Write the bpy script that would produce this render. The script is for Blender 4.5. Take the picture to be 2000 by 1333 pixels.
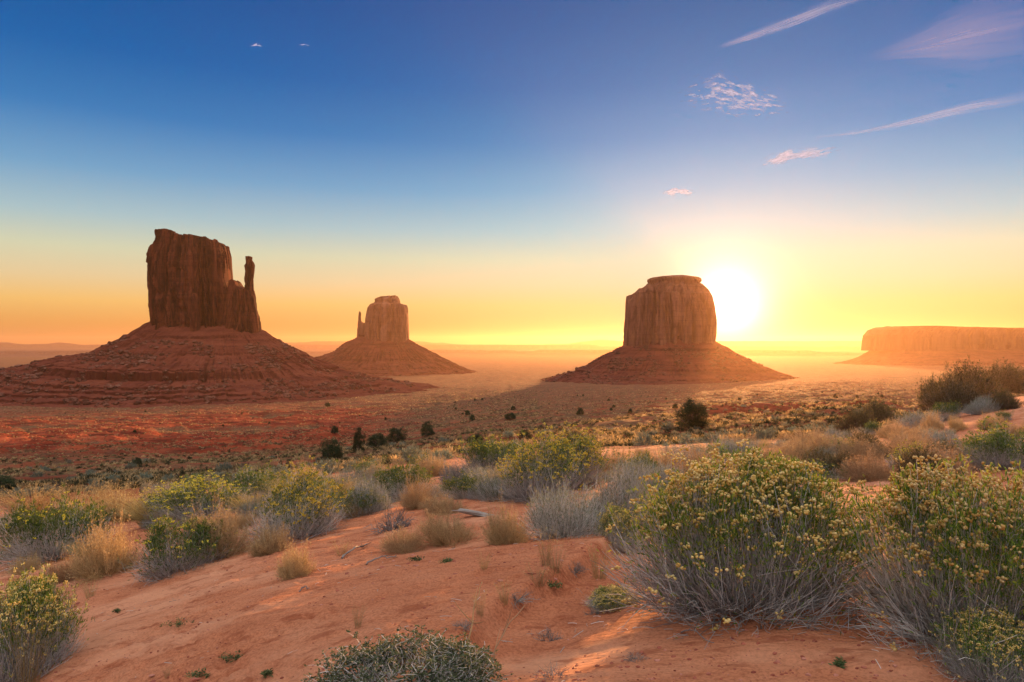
import bpy, math, random
import numpy as np
from mathutils import Vector

# ------------------------------------------------------------------ scene, camera, sky, sun
for o in list(bpy.data.objects):
    bpy.data.objects.remove(o)
S = bpy.context.scene
COL = S.collection
F = 1333.0            # focal length in pixels of the 2000 px wide photograph (24 mm lens)
HZ = 672.0            # horizon row
cam_d = bpy.data.cameras.new("camera")
cam_d.sensor_width = 36.0
cam_d.lens = 24.0
cam_d.clip_start = 0.05
cam_d.clip_end = 60000
cam = bpy.data.objects.new("camera", cam_d)
COL.objects.link(cam)
cam.location = (0, 0, 0)
cam.rotation_euler = (math.radians(90.0 + 0.236), 0, 0)
S.camera = cam
S.view_settings.view_transform = 'Standard'
S.view_settings.look = 'None'
EXPO = 1.3
S.view_settings.exposure = EXPO
S.view_settings.gamma = 1.0
S.render.engine = 'CYCLES'
S.cycles.use_denoising = True
S.cycles.max_bounces = 6
S.cycles.diffuse_bounces = 3
S.cycles.transmission_bounces = 3
S.cycles.transparent_max_bounces = 12
S.cycles.volume_bounces = 0
S.cycles.sample_clamp_indirect = 8.0
S.cycles.use_adaptive_sampling = True

SUN_AZ = math.atan((1420.0 - 1000) / F)
SUN_EL = math.radians(3.08)
SUN = Vector((math.sin(SUN_AZ) * math.cos(SUN_EL), math.cos(SUN_AZ) * math.cos(SUN_EL), math.sin(SUN_EL)))
sun_d = bpy.data.lights.new("sun", 'SUN')
sun_d.energy = 5.0
sun_d.angle = math.radians(0.53)
sun_d.color = (1.0, 0.47, 0.16)
sun = bpy.data.objects.new("sun", sun_d)
COL.objects.link(sun)
sun.rotation_euler = SUN.to_track_quat('Z', 'Y').to_euler()


class NT:
    """small helper to write node trees"""
    def __init__(s, tree):
        s.t = tree
        s.t.nodes.clear()

    def n(s, kind, **kw):
        nd = s.t.nodes.new('ShaderNode' + kind)
        for k, v in kw.items():
            if k == 'inp':
                for a, b in v.items():
                    s.set(nd.inputs[a], b)
            else:
                setattr(nd, k, v)
        return nd

    def set(s, sock, v):
        if isinstance(v, bpy.types.NodeSocket):
            s.t.links.new(v, sock)
        elif isinstance(v, bpy.types.Node):
            s.t.links.new(v.outputs[0], sock)
        else:
            if isinstance(v, tuple) and len(v) == 3 and sock.type == 'RGBA':
                v = (*v, 1)
            sock.default_value = v

    def m(s, op, a, b=0.0, c=0.0, clamp=False):
        nd = s.n('Math', operation=op, use_clamp=clamp)
        s.set(nd.inputs[0], a)
        s.set(nd.inputs[1], b)
        if len(nd.inputs) > 2:
            s.set(nd.inputs[2], c)
        return nd.outputs[0]

    def ramp(s, fac, stops, interp='LINEAR'):
        nd = s.n('ValToRGB')
        cr = nd.color_ramp
        cr.interpolation = interp
        while len(cr.elements) > 1:
            cr.elements.remove(cr.elements[-1])
        for i, (p, c) in enumerate(stops):
            e = cr.elements[0] if i == 0 else cr.elements.new(p)
            e.position = p
            e.color = (*c, 1) if isinstance(c, tuple) else (c, c, c, 1)
        s.set(nd.inputs[0], fac)
        return nd.outputs[0]

    def mix(s, fac, a, b, blend='MIX'):
        nd = s.n('Mix', data_type='RGBA', blend_type=blend)
        s.set(nd.inputs[0], fac)
        s.set(nd.inputs[6], a)
        s.set(nd.inputs[7], b)
        return nd.outputs[2]

    def noise(s, vec, scale, detail=4.0, rough=0.55, dist=0.0, color=False):
        nd = s.n('TexNoise', inp={'Vector': vec, 'Scale': scale, 'Detail': detail, 'Roughness': rough, 'Distortion': dist})
        return nd.outputs[1 if color else 0]

    def mapv(s, vec, scale=(1, 1, 1), rot=(0, 0, 0), loc=(0, 0, 0)):
        return s.n('Mapping', inp={'Vector': vec, 'Scale': scale, 'Rotation': rot, 'Location': loc}).outputs[0]


def lin(r, g, b):
    f = lambda v: (v / 255 / 12.92) if v <= 10 else ((v / 255 + 0.055) / 1.055) ** 2.4
    return (f(r), f(g), f(b))


world = bpy.data.worlds.new("World")
S.world = world
world.use_nodes = True
w = NT(world.node_tree)
ZEN_FILL = (1.36, 1.27, 1.27)
vec = w.n('TexCoord').outputs['Generated']
sep = w.n('SeparateXYZ', inp={0: vec})
el = w.m('DIVIDE', w.m('ARCSINE', sep.outputs[2]), math.radians(90.0), clamp=True)   # 0 at the horizon, 1 overhead
E = lambda deg: deg / 90.0
# low sky as in the picture; the unseen zenith is an added pale fill that lights the foreground
base = w.ramp(el, [(0.0, lin(208, 136, 76)), (E(1.5), lin(228, 162, 86)), (E(3.2), lin(243, 194, 114)), (E(5.0), lin(230, 206, 158)),
                   (E(7.0), lin(212, 213, 180)), (E(9.3), lin(168, 196, 202)), (E(12.5), lin(112, 164, 202)),
                   (E(16.5), lin(50, 124, 187)), (E(20.5), lin(0, 99, 172)), (E(25), lin(0, 86, 158)), (E(31), lin(0, 70, 140)),
                   (E(38), (0.55, 0.50, 0.52)), (E(52), ZEN_FILL), (E(90), ZEN_FILL)])
dotn = w.n('VectorMath', operation='DOT_PRODUCT')
w.set(dotn.inputs[0], vec)
dotn.inputs[1].default_value = SUN
gam = w.m('ARCCOSINE', w.m('MINIMUM', dotn.outputs['Value'], 0.999999))           # angle to the sun, radians
gdeg = w.m('MULTIPLY', gam, 180 / math.pi)


def lobe(sig, power):
    return w.m('POWER', 2.718281828, w.m('MULTIPLY', w.m('POWER', w.m('DIVIDE', gdeg, sig), power), -1.0))


def scaled(c, f):
    nd = w.n('VectorMath', operation='SCALE')
    if isinstance(c, tuple): nd.inputs[0].default_value = c
    else: w.set(nd.inputs[0], c)
    w.set(nd.inputs['Scale'], f)
    return nd.outputs[0]


def vadd(a_, b_):
    nd = w.n('VectorMath', operation='ADD'); w.set(nd.inputs[0], a_); w.set(nd.inputs[1], b_)
    return nd.outputs[0]


warm = w.ramp(el, [(0.0, lin(216, 126, 60)), (E(3.0), lin(236, 172, 104)), (E(6), lin(240, 198, 160)), (E(10), lin(232, 206, 194)), (E(16), lin(170, 186, 214))])
sky = w.mix(w.m('MULTIPLY', lobe(11.0, 2.0), 0.55), base, warm)
sky = vadd(sky, scaled((0.0, 0.13, 0.13), lobe(22.0, 2.0)))
sky = vadd(sky, scaled((6.0, 4.9, 3.7), lobe(1.45, 1.0)))
nish = w.n('TexSky', sky_type='NISHITA', sun_disc=False, sun_elevation=SUN_EL, sun_rotation=SUN_AZ)
sky = vadd(sky, scaled(nish.outputs[0], 0.0006))
# added rose-tinted fill light in the unseen sky behind the camera
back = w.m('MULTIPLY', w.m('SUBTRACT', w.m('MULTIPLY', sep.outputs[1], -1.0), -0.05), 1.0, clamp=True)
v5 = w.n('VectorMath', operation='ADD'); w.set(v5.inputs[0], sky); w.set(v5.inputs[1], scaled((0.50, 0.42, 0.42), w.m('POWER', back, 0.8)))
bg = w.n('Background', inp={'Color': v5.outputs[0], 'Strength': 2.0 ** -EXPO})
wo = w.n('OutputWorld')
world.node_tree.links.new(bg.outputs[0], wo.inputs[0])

# ------------------------------------------------------------------ noise and mesh helpers
RNG = np.random.default_rng(7)
_perm = RNG.permutation(4096)
_val = RNG.random(4096) * 2 - 1


def vnoise(x, y, z=0.0):
    x = np.asarray(x, float); y = np.asarray(y, float); z = np.asarray(z, float)
    x, y, z = np.broadcast_arrays(x, y, z)
    xi = np.floor(x).astype(np.int64); yi = np.floor(y).astype(np.int64); zi = np.floor(z).astype(np.int64)
    fx = x - xi; fy = y - yi; fz = z - zi
    fx = fx * fx * (3 - 2 * fx); fy = fy * fy * (3 - 2 * fy); fz = fz * fz * (3 - 2 * fz)

    def h(a, b, c):
        return _val[_perm[(_perm[(_perm[a & 4095] + b) & 4095] + c) & 4095]]
    n00 = h(xi, yi, zi) * (1 - fx) + h(xi + 1, yi, zi) * fx
    n10 = h(xi, yi + 1, zi) * (1 - fx) + h(xi + 1, yi + 1, zi) * fx
    if z.size and np.all(fz == 0):
        return n00 * (1 - fy) + n10 * fy
    n01 = h(xi, yi, zi + 1) * (1 - fx) + h(xi + 1, yi, zi + 1) * fx
    n11 = h(xi, yi + 1, zi + 1) * (1 - fx) + h(xi + 1, yi + 1, zi + 1) * fx
    return (n00 * (1 - fy) + n10 * fy) * (1 - fz) + (n01 * (1 - fy) + n11 * fy) * fz


def fbm(x, y, z=0.0, oct=4, gain=0.5):
    s = 0; a = 1.0; f = 1.0; t = 0
    for i in range(oct):
        s = s + a * vnoise(np.asarray(x) * f + 17.3 * i, np.asarray(y) * f + 5.1 * i, np.asarray(z) * f)
        t += a; a *= gain; f *= 2.03
    return s / t


def sstep(a, b, x):
    t = np.clip((np.asarray(x, float) - a) / (b - a), 0, 1)
    return t * t * (3 - 2 * t)


def mesh(name, V, Fs, mat, parent=None, smooth=True, attrs=None):
    """V (n,3); Fs list of int arrays (m,k)"""
    me = bpy.data.meshes.new(name)
    V = np.ascontiguousarray(V, dtype=np.float32)
    me.vertices.add(len(V)); me.vertices.foreach_set('co', V.ravel())
    if not isinstance(Fs, (list, tuple)):
        Fs = [Fs]
    loops = np.concatenate([f.ravel() for f in Fs]).astype(np.int32)
    tot = np.concatenate([np.full(len(f), f.shape[1], np.int32) for f in Fs])
    start = np.concatenate([[0], np.cumsum(tot)[:-1]]).astype(np.int32)
    me.loops.add(len(loops)); me.loops.foreach_set('vertex_index', loops)
    me.polygons.add(len(tot)); me.polygons.foreach_set('loop_start', start)
    me.polygons.foreach_set('use_smooth', np.full(len(tot), smooth, bool))
    if attrs:
        for k, a in attrs.items():
            at = me.attributes.new(k, 'FLOAT', 'POINT')
            at.data.foreach_set('value', np.asarray(a, np.float32).ravel())
    me.update(calc_edges=True)
    me.validate()
    me.materials.append(mat)
    ob = bpy.data.objects.new(name, me)
    if name in ('flower_heads', 'foliage', 'blades', 'seed_heads', 'stems', 'branches'): ob['kind'] = 'stuff'
    COL.objects.link(ob)
    if parent:
        ob.parent = parent
    return ob


def grid_faces(nu, nv, wrap_u=False):
    """vertex index = u*nv + v"""
    u = np.arange(nu if wrap_u else nu - 1); v = np.arange(nv - 1)
    U, Vv = np.meshgrid(u, v, indexing='ij')
    U2 = (U + 1) % nu
    return np.stack([U * nv + Vv, U2 * nv + Vv, U2 * nv + Vv + 1, U * nv + Vv + 1], -1).reshape(-1, 4)


def tag(o, label=None, cat=None, group=None, kind=None):
    if label: o['label'] = label
    if cat: o['category'] = cat
    if group: o['group'] = group
    if kind: o['kind'] = kind
    return o


def empty(name, loc=(0, 0, 0)):
    e = bpy.data.objects.new(name, None)
    e.empty_display_size = 0.2
    e.location = loc
    COL.objects.link(e)
    return e


def copy_tree(o):
    c = o.copy(); COL.objects.link(c)
    for ch in o.children:
        d = ch.copy(); COL.objects.link(d); d.parent = c
    return c


def pr(n, rough=0.9, spec=0.15):
    b = n.n('BsdfPrincipled')
    b.inputs['Roughness'].default_value = rough
    b.inputs['Specular IOR Level'].default_value = spec
    return b


def material(name):
    m = bpy.data.materials.new(name); m.use_nodes = True
    return m, NT(m.node_tree)


def finish(m, n, shader, disp=None):
    o = n.n('OutputMaterial'); n.t.links.new(shader, o.inputs[0])
    return m

# ------------------------------------------------------------------ terrain height function
# each column: photograph column, list of (row, forward distance)
COLS = {
    -500: [(1500, 4.6), (1333, 6.5), (1130, 11), (1040, 17), (985, 40), (960, 70), (930, 105), (905, 150), (882, 230), (862, 340), (846, 460), (828, 620), (812, 780), (798, 950), (778, 1250), (752, 1700), (724, 2600), (706, 5000), (684, 16000), (680, 24000)],
    0: [(1500, 3.6), (1333, 5.0), (1130, 9.0), (1030, 15), (975, 38), (952, 60), (928, 100), (905, 140), (882, 210), (864, 310), (849, 440), (830, 600), (812, 760), (800, 880), (788, 1020), (772, 1250), (752, 1650), (728, 2400), (706, 5000), (684, 16000), (680, 24000)],
    500: [(1500, 2.6), (1333, 3.5), (1180, 5.1), (1100, 6.8), (1000, 11), (962, 15), (945, 32), (925, 60), (902, 100), (882, 170), (864, 280), (849, 420), (830, 590), (812, 750), (800, 870), (789, 1000), (772, 1250), (755, 1650), (732, 2400), (706, 5000), (684, 16000), (680, 24000)],
    750: [(1500, 2.3), (1333, 3.1), (1180, 4.4), (1080, 6.2), (1000, 9.0), (950, 13), (920, 20), (905, 45), (892, 75), (875, 125), (858, 210), (842, 330), (824, 480), (806, 660), (792, 820), (780, 1000), (766, 1250), (750, 1700), (730, 2400), (706, 5000), (684, 16000), (680, 24000)],
    1000: [(1500, 2.1), (1333, 2.85), (1200, 3.8), (1080, 5.4), (1000, 7.5), (940, 11), (895, 18), (880, 38), (862, 70), (838, 130), (818, 230), (800, 380), (784, 600), (770, 895), (757, 1300), (745, 1800), (730, 2400), (706, 5000), (684, 16000), (680, 24000)],
    1300: [(1500, 2.05), (1333, 2.75), (1230, 3.5), (1100, 4.8), (1000, 6.6), (940, 10), (900, 16), (872, 28), (852, 60), (836, 92), (815, 150), (798, 240), (783, 400), (770, 700), (761, 1050), (754, 1500), (745, 1900), (728, 2600), (706, 5000), (684, 16000), (680, 24000)],
    1600: [(1500, 2.05), (1333, 2.75), (1100, 4.6), (1000, 6.2), (950, 8.5), (905, 14), (868, 24), (850, 40), (832, 75), (812, 125), (794, 200), (778, 330), (764, 560), (750, 1000), (738, 1700), (724, 2800), (706, 5000), (684, 16000), (680, 24000)],
    1800: [(1500, 2.05), (1333, 2.75), (1100, 4.6), (1000, 6.2), (950, 8.5), (905, 14), (862, 20), (832, 26), (818, 32), (822, 60), (810, 110), (794, 190), (778, 320), (764, 560), (750, 1000), (736, 1700), (722, 2800), (706, 5000), (684, 16000), (680, 24000)],
    2000: [(1500, 2.05), (1333, 2.75), (1100, 4.6), (1000, 6.2), (950, 8.7), (900, 13), (850, 17), (800, 22), (765, 28), (762, 33), (800, 60), (805, 110), (794, 190), (778, 320), (764, 560), (750, 1000), (736, 1700), (722, 2800), (706, 5000), (684, 16000), (680, 24000)],
    2400: [(1500, 2.0), (1333, 2.7), (1100, 4.3), (1000, 6.0), (930, 9), (870, 14), (800, 20), (745, 27), (740, 34), (780, 60), (800, 110), (794, 190), (778, 320), (764, 560), (750, 1000), (736, 1700), (722, 2800), (706, 5000), (684, 16000), (680, 24000)],
}
LR = np.linspace(math.log(0.3), math.log(26000), 420)
PHI = np.radians(np.arange(-180, 181, 1.5))
_cz, _cp = [], []
for px, rows in sorted(COLS.items()):
    phi = math.atan((px - 1000) / F)
    yy = np.array([r[1] for r in rows], float)
    zz = np.array([-(r[0] - HZ) / F * r[1] for r in rows])
    lr = np.log(yy / math.cos(phi))
    _cz.append(np.interp(LR, lr, zz)); _cp.append(phi)
backz = np.interp(LR, np.log([0.3, 3, 10, 30, 100, 400, 2000, 26000]), [-1.52, -1.5, -1.3, -0.9, -2, -10, -60, -130])
_cp = [-math.pi, math.radians(-95)] + _cp + [math.radians(95), math.pi]
_cz = [backz, backz * 0.5 + _cz[0] * 0.5] + _cz + [backz * 0.5 + _cz[-1] * 0.5, backz]
_cz = np.array(_cz)
TAB = np.empty((len(PHI), len(LR)))
for j in range(len(LR)):
    TAB[:, j] = np.interp(PHI, _cp, _cz[:, j])


def blur(a, k, axis, wrap=False):
    ker = np.exp(-0.5 * (np.arange(-3 * k, 3 * k + 1) / k) ** 2); ker /= ker.sum()
    pad = [(0, 0), (0, 0)]; pad[axis] = (3 * k, 3 * k)
    b = np.pad(a, pad, mode='edge')
    return np.apply_along_axis(lambda r: np.convolve(r, ker, 'valid'), axis, b)


TAB = blur(blur(TAB, 3, 1), 2, 0)


def base_h(x, y):
    r = np.sqrt(x * x + y * y)
    lr = np.clip((np.log(np.maximum(r, 0.31)) - LR[0]) / (LR[1] - LR[0]), 0, len(LR) - 1.001)
    ph = np.clip((np.arctan2(x, y) - PHI[0]) / (PHI[1] - PHI[0]), 0, len(PHI) - 1.001)
    i = ph.astype(int); j = lr.astype(int); a = ph - i; b = lr - j
    return (TAB[i, j] * (1 - a) + TAB[i + 1, j] * a) * (1 - b) + (TAB[i, j + 1] * (1 - a) + TAB[i + 1, j + 1] * a) * b


def px2x(px, Y): return (px - 1000) / F * Y


# little dune edge running from the bottom centre up to the big bush
EDGE = np.array([(px2x(a, d), d) for a, d in [(880, 3.3), (930, 3.75), (1000, 4.1), (1060, 4.45), (1130, 4.9), (1180, 5.5), (1240, 6.4)]])


def edge_side(x, y):
    """signed distance to the dune edge (positive on its right/near side), and weight along it"""
    best = np.full(np.shape(x), 1e9); sg = np.zeros(np.shape(x))
    for (ax, ay), (bx, by) in zip(EDGE[:-1], EDGE[1:]):
        dx, dy = bx - ax, by - ay; L2 = dx * dx + dy * dy
        t = np.clip(((x - ax) * dx + (y - ay) * dy) / L2, 0, 1)
        qx = x - ax - t * dx; qy = y - ay - t * dy
        d = np.sqrt(qx * qx + qy * qy); s = np.sign((x - ax) * dy - (y - ay) * dx)
        m = d < best; best = np.where(m, d, best); sg = np.where(m, s, sg)
    return best * sg


_dr = random.Random(4)
DENTS = []
for _i in range(46):
    _Y = math.exp(_dr.uniform(math.log(3.6), math.log(7.5))); _u = _dr.uniform(250, 1180); _a = _dr.uniform(0, 3.1)
    DENTS.append((px2x(_u, _Y), _Y, _dr.uniform(0.03, 0.075), math.cos(_a), math.sin(_a), _dr.uniform(0.008, 0.02)))


def outcrop(x, y):
    r = np.sqrt(x * x + y * y); u = 1000 + F * x / np.maximum(y, 1)
    left = sstep(150, 260, r + 40 * fbm(x / 70, y / 70, 3.0, 2)) * (1 - 0.6 * sstep(700, 950, r)) * (1 - sstep(950, 1100, r)) * (1 - sstep(620, 860, u + 60 * fbm(x / 90, y / 60, 8.0, 2)))
    right = sstep(70, 110, r) * (1 - sstep(170, 280, r)) * sstep(1290, 1400, u) * (1 - sstep(1700, 1800, u))
    left = np.where(y > 0, left, 0); right = np.where(y > 0, right, 0)
    return np.clip(left + right * 0.75, 0, 1)


def H(x, y, full=False):
    x = np.asarray(x, float); y = np.asarray(y, float)
    r = np.sqrt(x * x + y * y)
    z = base_h(x, y)
    near = 1 - sstep(25, 70, r)
    z = z + near * (0.06 * fbm(x / 2.2, y / 1.6, 0.0, 2) + 0.026 * fbm(x / 0.55, y / 0.32, 4.0, 4, 0.6))
    tl = (fbm(x / 1.5 + 3, y / 0.7 + y * 0.1, 21.0, 4) + 1) * 4
    z = z + near * 0.016 * (np.floor(tl) + sstep(0.82, 1.0, tl - np.floor(tl)) - tl * 0.6) * sstep(2.4, 3.2, r)
    # scuffed, crusty patches in the sand
    crust = sstep(0.08, 0.42, fbm(x / 1.3 + 9, y / 0.7 - 4, 8.0, 3))
    z = z - near * crust * 0.034 * np.abs(fbm(x / 0.16, y / 0.09, 2.0, 3)) * 2
    m_ = (r > 3) & (r < 9) & (y > 0)
    if np.any(m_):
        xm, ym = x[m_], y[m_]; dz = np.zeros(xm.shape)
        for (a_, b_, s_, ca, sa, dp_) in DENTS:
            u_ = ((xm - a_) * ca + (ym - b_) * sa) / (s_ * 1.7); v_ = (-(xm - a_) * sa + (ym - b_) * ca) / s_
            q_ = u_ * u_ + v_ * v_
            dz += dp_ * (-np.exp(-q_ * q_) + 0.45 * np.exp(-((np.sqrt(q_) - 1.25) / 0.28) ** 2))
        z = np.array(z); z[m_] += dz
    e = edge_side(x, y)
    wl = np.exp(-(np.maximum(np.abs(e) - 0.25, 0) / 0.6) ** 2)
    z = z - (0.13 * sstep(-0.03, 0.10, e) + 0.05 * sstep(0.1, 0.6, e)) * wl * sstep(2.6, 3.4, r) * (1 - sstep(6.0, 7.2, r))
    # coppice mounds under the bush belt
    z = z + 0.16 * near * sstep(7, 12, r) * fbm(x / 3.1, y / 2.4, 6.0, 3)
    far0 = sstep(110, 260, r)
    g = sstep(30, 90, r) * (1 - sstep(6000, 12000, r))
    far = sstep(120, 400, r)
    z = z + g * ((1.0 + 0.4 * far0) * fbm(x / 9, y / 7, 1.0, 3) + (0.9 + 0.6 * far0) * fbm(x / 30, y / 20, 2.0, 4))
    z = z + far * (1 - sstep(4000, 9000, r)) * (1.5 * fbm(x / 95, y / 60, 5.0, 4) + 0.5 * fbm(x / 25, y / 14, 7.0, 2))
    oc = outcrop(x, y)
    rid = 1 - np.abs(fbm(x / 60, y / 34, 11.0, 4)) * 2.2
    rid = np.clip(rid, 0, 1)
    terr = rid * 5.0
    q = np.floor(terr) + sstep(0.55, 0.95, terr - np.floor(terr))
    z = z + oc * (q * 0.9 + 2.0 * fbm(x / 15, y / 15, 3.0, 4, 0.55) + 3.2 * (0.35 - np.abs(fbm(x / 30, y / 60, 14.0, 4))) - 2.5)
    if full:
        return z, oc * sstep(0.25, 0.6, rid), crust
    return z


def ground_at(px, py, ymin=2.2, ymax=9000):
    """where the sight line through a point of the picture first meets the ground"""
    Y = np.exp(np.linspace(math.log(ymin), math.log(ymax), 2600))
    X = px2x(px, Y); Z = -(py - HZ) / F * Y
    d = H(X, Y) - Z
    k = np.argmax(d > 0)
    if d[k] <= 0: k = len(Y) - 1
    return float(X[k]), float(Y[k]), float(H(X[k], Y[k]))


# ------------------------------------------------------------------ materials of the land
def mat_ground():
    m, n = material("desert_ground")
    pos = n.n('NewGeometry').outputs['Position']
    oc = n.n('Attribute', attribute_name='outcrop').outputs['Fac']
    veg = n.n('Attribute', attribute_name='veg').outputs['Fac']
    near = n.n('Attribute', attribute_name='dune').outputs['Fac']
    n1 = n.noise(n.mapv(pos, (1.3, 2.2, 1)), 1.0, 6, 0.6)
    sand = n.ramp(n1, [(0.30, (0.46, 0.15, 0.065)), (0.5, (0.62, 0.235, 0.11)), (0.72, (0.72, 0.33, 0.175))])
    fine = n.noise(pos, 60.0, 4, 0.7)
    sand = n.mix(0.45, sand, n.ramp(fine, [(0.36, (0.24, 0.07, 0.03)), (0.56, (0.66, 0.27, 0.14))]))
    worn = n.noise(n.mapv(pos, (0.45, 1.1, 0.45)), 1.0, 4, 0.6)
    sand = n.mix(n.ramp(worn, [(0.50, 0.0), (0.64, 0.6)]), sand, (0.78, 0.40, 0.23))
    crust = n.noise(n.mapv(pos, (4, 9, 4)), 1.0, 5, 0.65)
    sand = n.mix(n.ramp(crust, [(0.54, 0.0), (0.64, 0.55)]), sand, (0.28, 0.068, 0.028))
    rip = n.n('TexWave', wave_type='BANDS', bands_direction='Y', inp={'Vector': n.mapv(pos, (1, 1, 1), rot=(0, 0, 0.35)), 'Scale': 5.5, 'Distortion': 7.0, 'Detail': 3.0, 'Detail Scale': 1.2})
    n2 = n.noise(n.mapv(pos, (0.03, 0.06, 0.03)), 1.0, 7, 0.62)
    n3 = n.noise(n.mapv(pos, (0.16, 0.45, 0.16)), 1.0, 6, 0.65)
    midc = n.ramp(n2, [(0.34, (0.10, 0.022, 0.011)), (0.44, (0.22, 0.055, 0.024)), (0.54, (0.28, 0.083, 0.036)), (0.62, (0.31, 0.11, 0.05)), (0.72, (0.20, 0.055, 0.025))])
    scrub = n.ramp(n3, [(0.42, 0.0), (0.54, 1.0)])
    sc = n.ramp(n.noise(pos, 0.9, 4, 0.7), [(0.35, (0.06, 0.045, 0.022)), (0.5, (0.13, 0.09, 0.04)), (0.7, (0.28, 0.19, 0.085))])
    midc = n.mix(n.m('MULTIPLY', scrub, n.m('MULTIPLY', veg, 0.75)), midc, sc)
    rock = n.ramp(n.noise(n.mapv(pos, (0.05, 0.05, 0.9)), 1.0, 5, 0.6), [(0.35, (0.11, 0.016, 0.007)), (0.5, (0.28, 0.044, 0.016)), (0.7, (0.50, 0.12, 0.045))])
    midc = n.mix(n.m('MULTIPLY', oc, 0.85), midc, rock)
    colr = n.mix(near, midc, sand)
    b = pr(n, 0.95, 0.1)
    n.set(b.inputs['Base Color'], colr)
    bmp = n.n('Bump', inp={'Strength': 1.0, 'Distance': 0.028, 'Height': n.m('ADD', n.m('MULTIPLY', n.noise(n.mapv(pos, (9, 22, 9), rot=(0, 0, 0.3)), 1.0, 8, 0.72), 1.6), n.m('MULTIPLY', rip.outputs['Fac'], 0.22))})
    b2 = n.n('Bump', inp={'Strength': 0.9, 'Distance': 1.6, 'Height': n.noise(n.mapv(pos, (0.35, 0.7, 0.35)), 1.0, 6, 0.65)})
    b3 = n.n('Mix', data_type='VECTOR'); n.set(b3.inputs[0], near); n.set(b3.inputs[4], b2); n.set(b3.inputs[5], bmp)
    n.set(b.inputs['Normal'], b3.outputs[1])
    return finish(m, n, b.outputs[0])


def mat_cliff(name, c_lo, c_mid, c_hi, zs=1.0):
    m, n = material(name)
    pos = n.n('NewGeometry').outputs['Position']
    streak = n.noise(n.mapv(pos, (0.11 * zs, 0.11 * zs, 0.012 * zs)), 1.0, 7, 0.65)
    c = n.ramp(streak, [(0.40, c_lo), (0.49, c_mid), (0.60, c_hi)])
    patch = n.noise(n.mapv(pos, (0.02 * zs, 0.02 * zs, 0.03 * zs)), 1.0, 5, 0.6)
    c = n.mix(n.ramp(patch, [(0.5, 0.0), (0.62, 0.45)]), c, c_hi)
    bed = n.noise(n.mapv(pos, (0.006, 0.006, 0.35 * zs)), 1.0, 4, 0.6)
    c = n.mix(n.ramp(bed, [(0.5, 0.0), (0.66, 0.35)]), c, c_lo)
    b = pr(n, 0.95, 0.1); n.set(b.inputs['Base Color'], c)
    bm = n.n('Bump', inp={'Strength': 0.9, 'Distance': 2.0 / zs, 'Height': n.noise(n.mapv(pos, (0.30 * zs, 0.30 * zs, 0.05 * zs)), 1.0, 7, 0.65)})
    n.set(b.inputs['Normal'], bm)
    return finish(m, n, b.outputs[0])


def mat_talus(name, c1, c2, c3, zs=1.0):
    m, n = material(name)
    pos = n.n('NewGeometry').outputs['Position']
    lay = n.noise(n.mapv(pos, (0.012, 0.012, 0.16 * zs)), 1.0, 6, 0.65)
    c = n.ramp(lay, [(0.36, c1), (0.5, c2), (0.64, c3)])
    big = n.noise(pos, 0.03 * zs, 6, 0.65)
    c = n.mix(n.ramp(big, [(0.4, 0.0), (0.65, 0.5)]), c, c3)
    sp = n.noise(pos, 0.35 * zs, 3, 0.7)
    msk = n.noise(n.mapv(pos, (0.012, 0.012, 0.05)), 1.0, 3, 0.5)
    f = n.m('MULTIPLY', n.ramp(sp, [(0.60, 0.0), (0.66, 1.0)]), n.ramp(msk, [(0.46, 0.0), (0.58, 0.75)]))
    c = n.mix(n.m('MULTIPLY', f, 0.6), c, (0.30, 0.15, 0.10))
    # bare ledges of darker bedrock stand out of the loose scree wherever the slope is steep
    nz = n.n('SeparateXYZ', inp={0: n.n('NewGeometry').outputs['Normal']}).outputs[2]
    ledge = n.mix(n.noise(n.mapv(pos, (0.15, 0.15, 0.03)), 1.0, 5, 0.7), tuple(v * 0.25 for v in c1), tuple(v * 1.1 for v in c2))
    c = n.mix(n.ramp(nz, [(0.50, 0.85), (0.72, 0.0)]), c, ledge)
    b = pr(n, 0.95, 0.1); n.set(b.inputs['Base Color'], c)
    bm = n.n('Bump', inp={'Strength': 0.8, 'Distance': 1.6 / zs, 'Height': n.noise(pos, 0.35 * zs, 6, 0.7)})
    n.set(b.inputs['Normal'], bm)
    return finish(m, n, b.outputs[0])


M_GROUND = mat_ground()
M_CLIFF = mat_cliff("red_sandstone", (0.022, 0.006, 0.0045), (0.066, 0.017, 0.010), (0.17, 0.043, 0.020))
M_CLIFF2 = mat_cliff("haze_paled_sandstone", (0.15, 0.054, 0.030), (0.22, 0.084, 0.047), (0.31, 0.125, 0.07), 0.7)  # tones lightened and flattened to stand in for thicker haze
M_TALUS = mat_talus("red_shale_talus", (0.08, 0.016, 0.010), (0.14, 0.032, 0.018), (0.19, 0.050, 0.026))
M_MESA = mat_cliff("mesa_sandstone", (0.13, 0.05, 0.027), (0.155, 0.06, 0.032), (0.18, 0.072, 0.038), 0.3)
M_BOULDER = mat_talus("sandstone_boulder", (0.09, 0.030, 0.018), (0.14, 0.052, 0.032), (0.21, 0.095, 0.062), 3.0)

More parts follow.
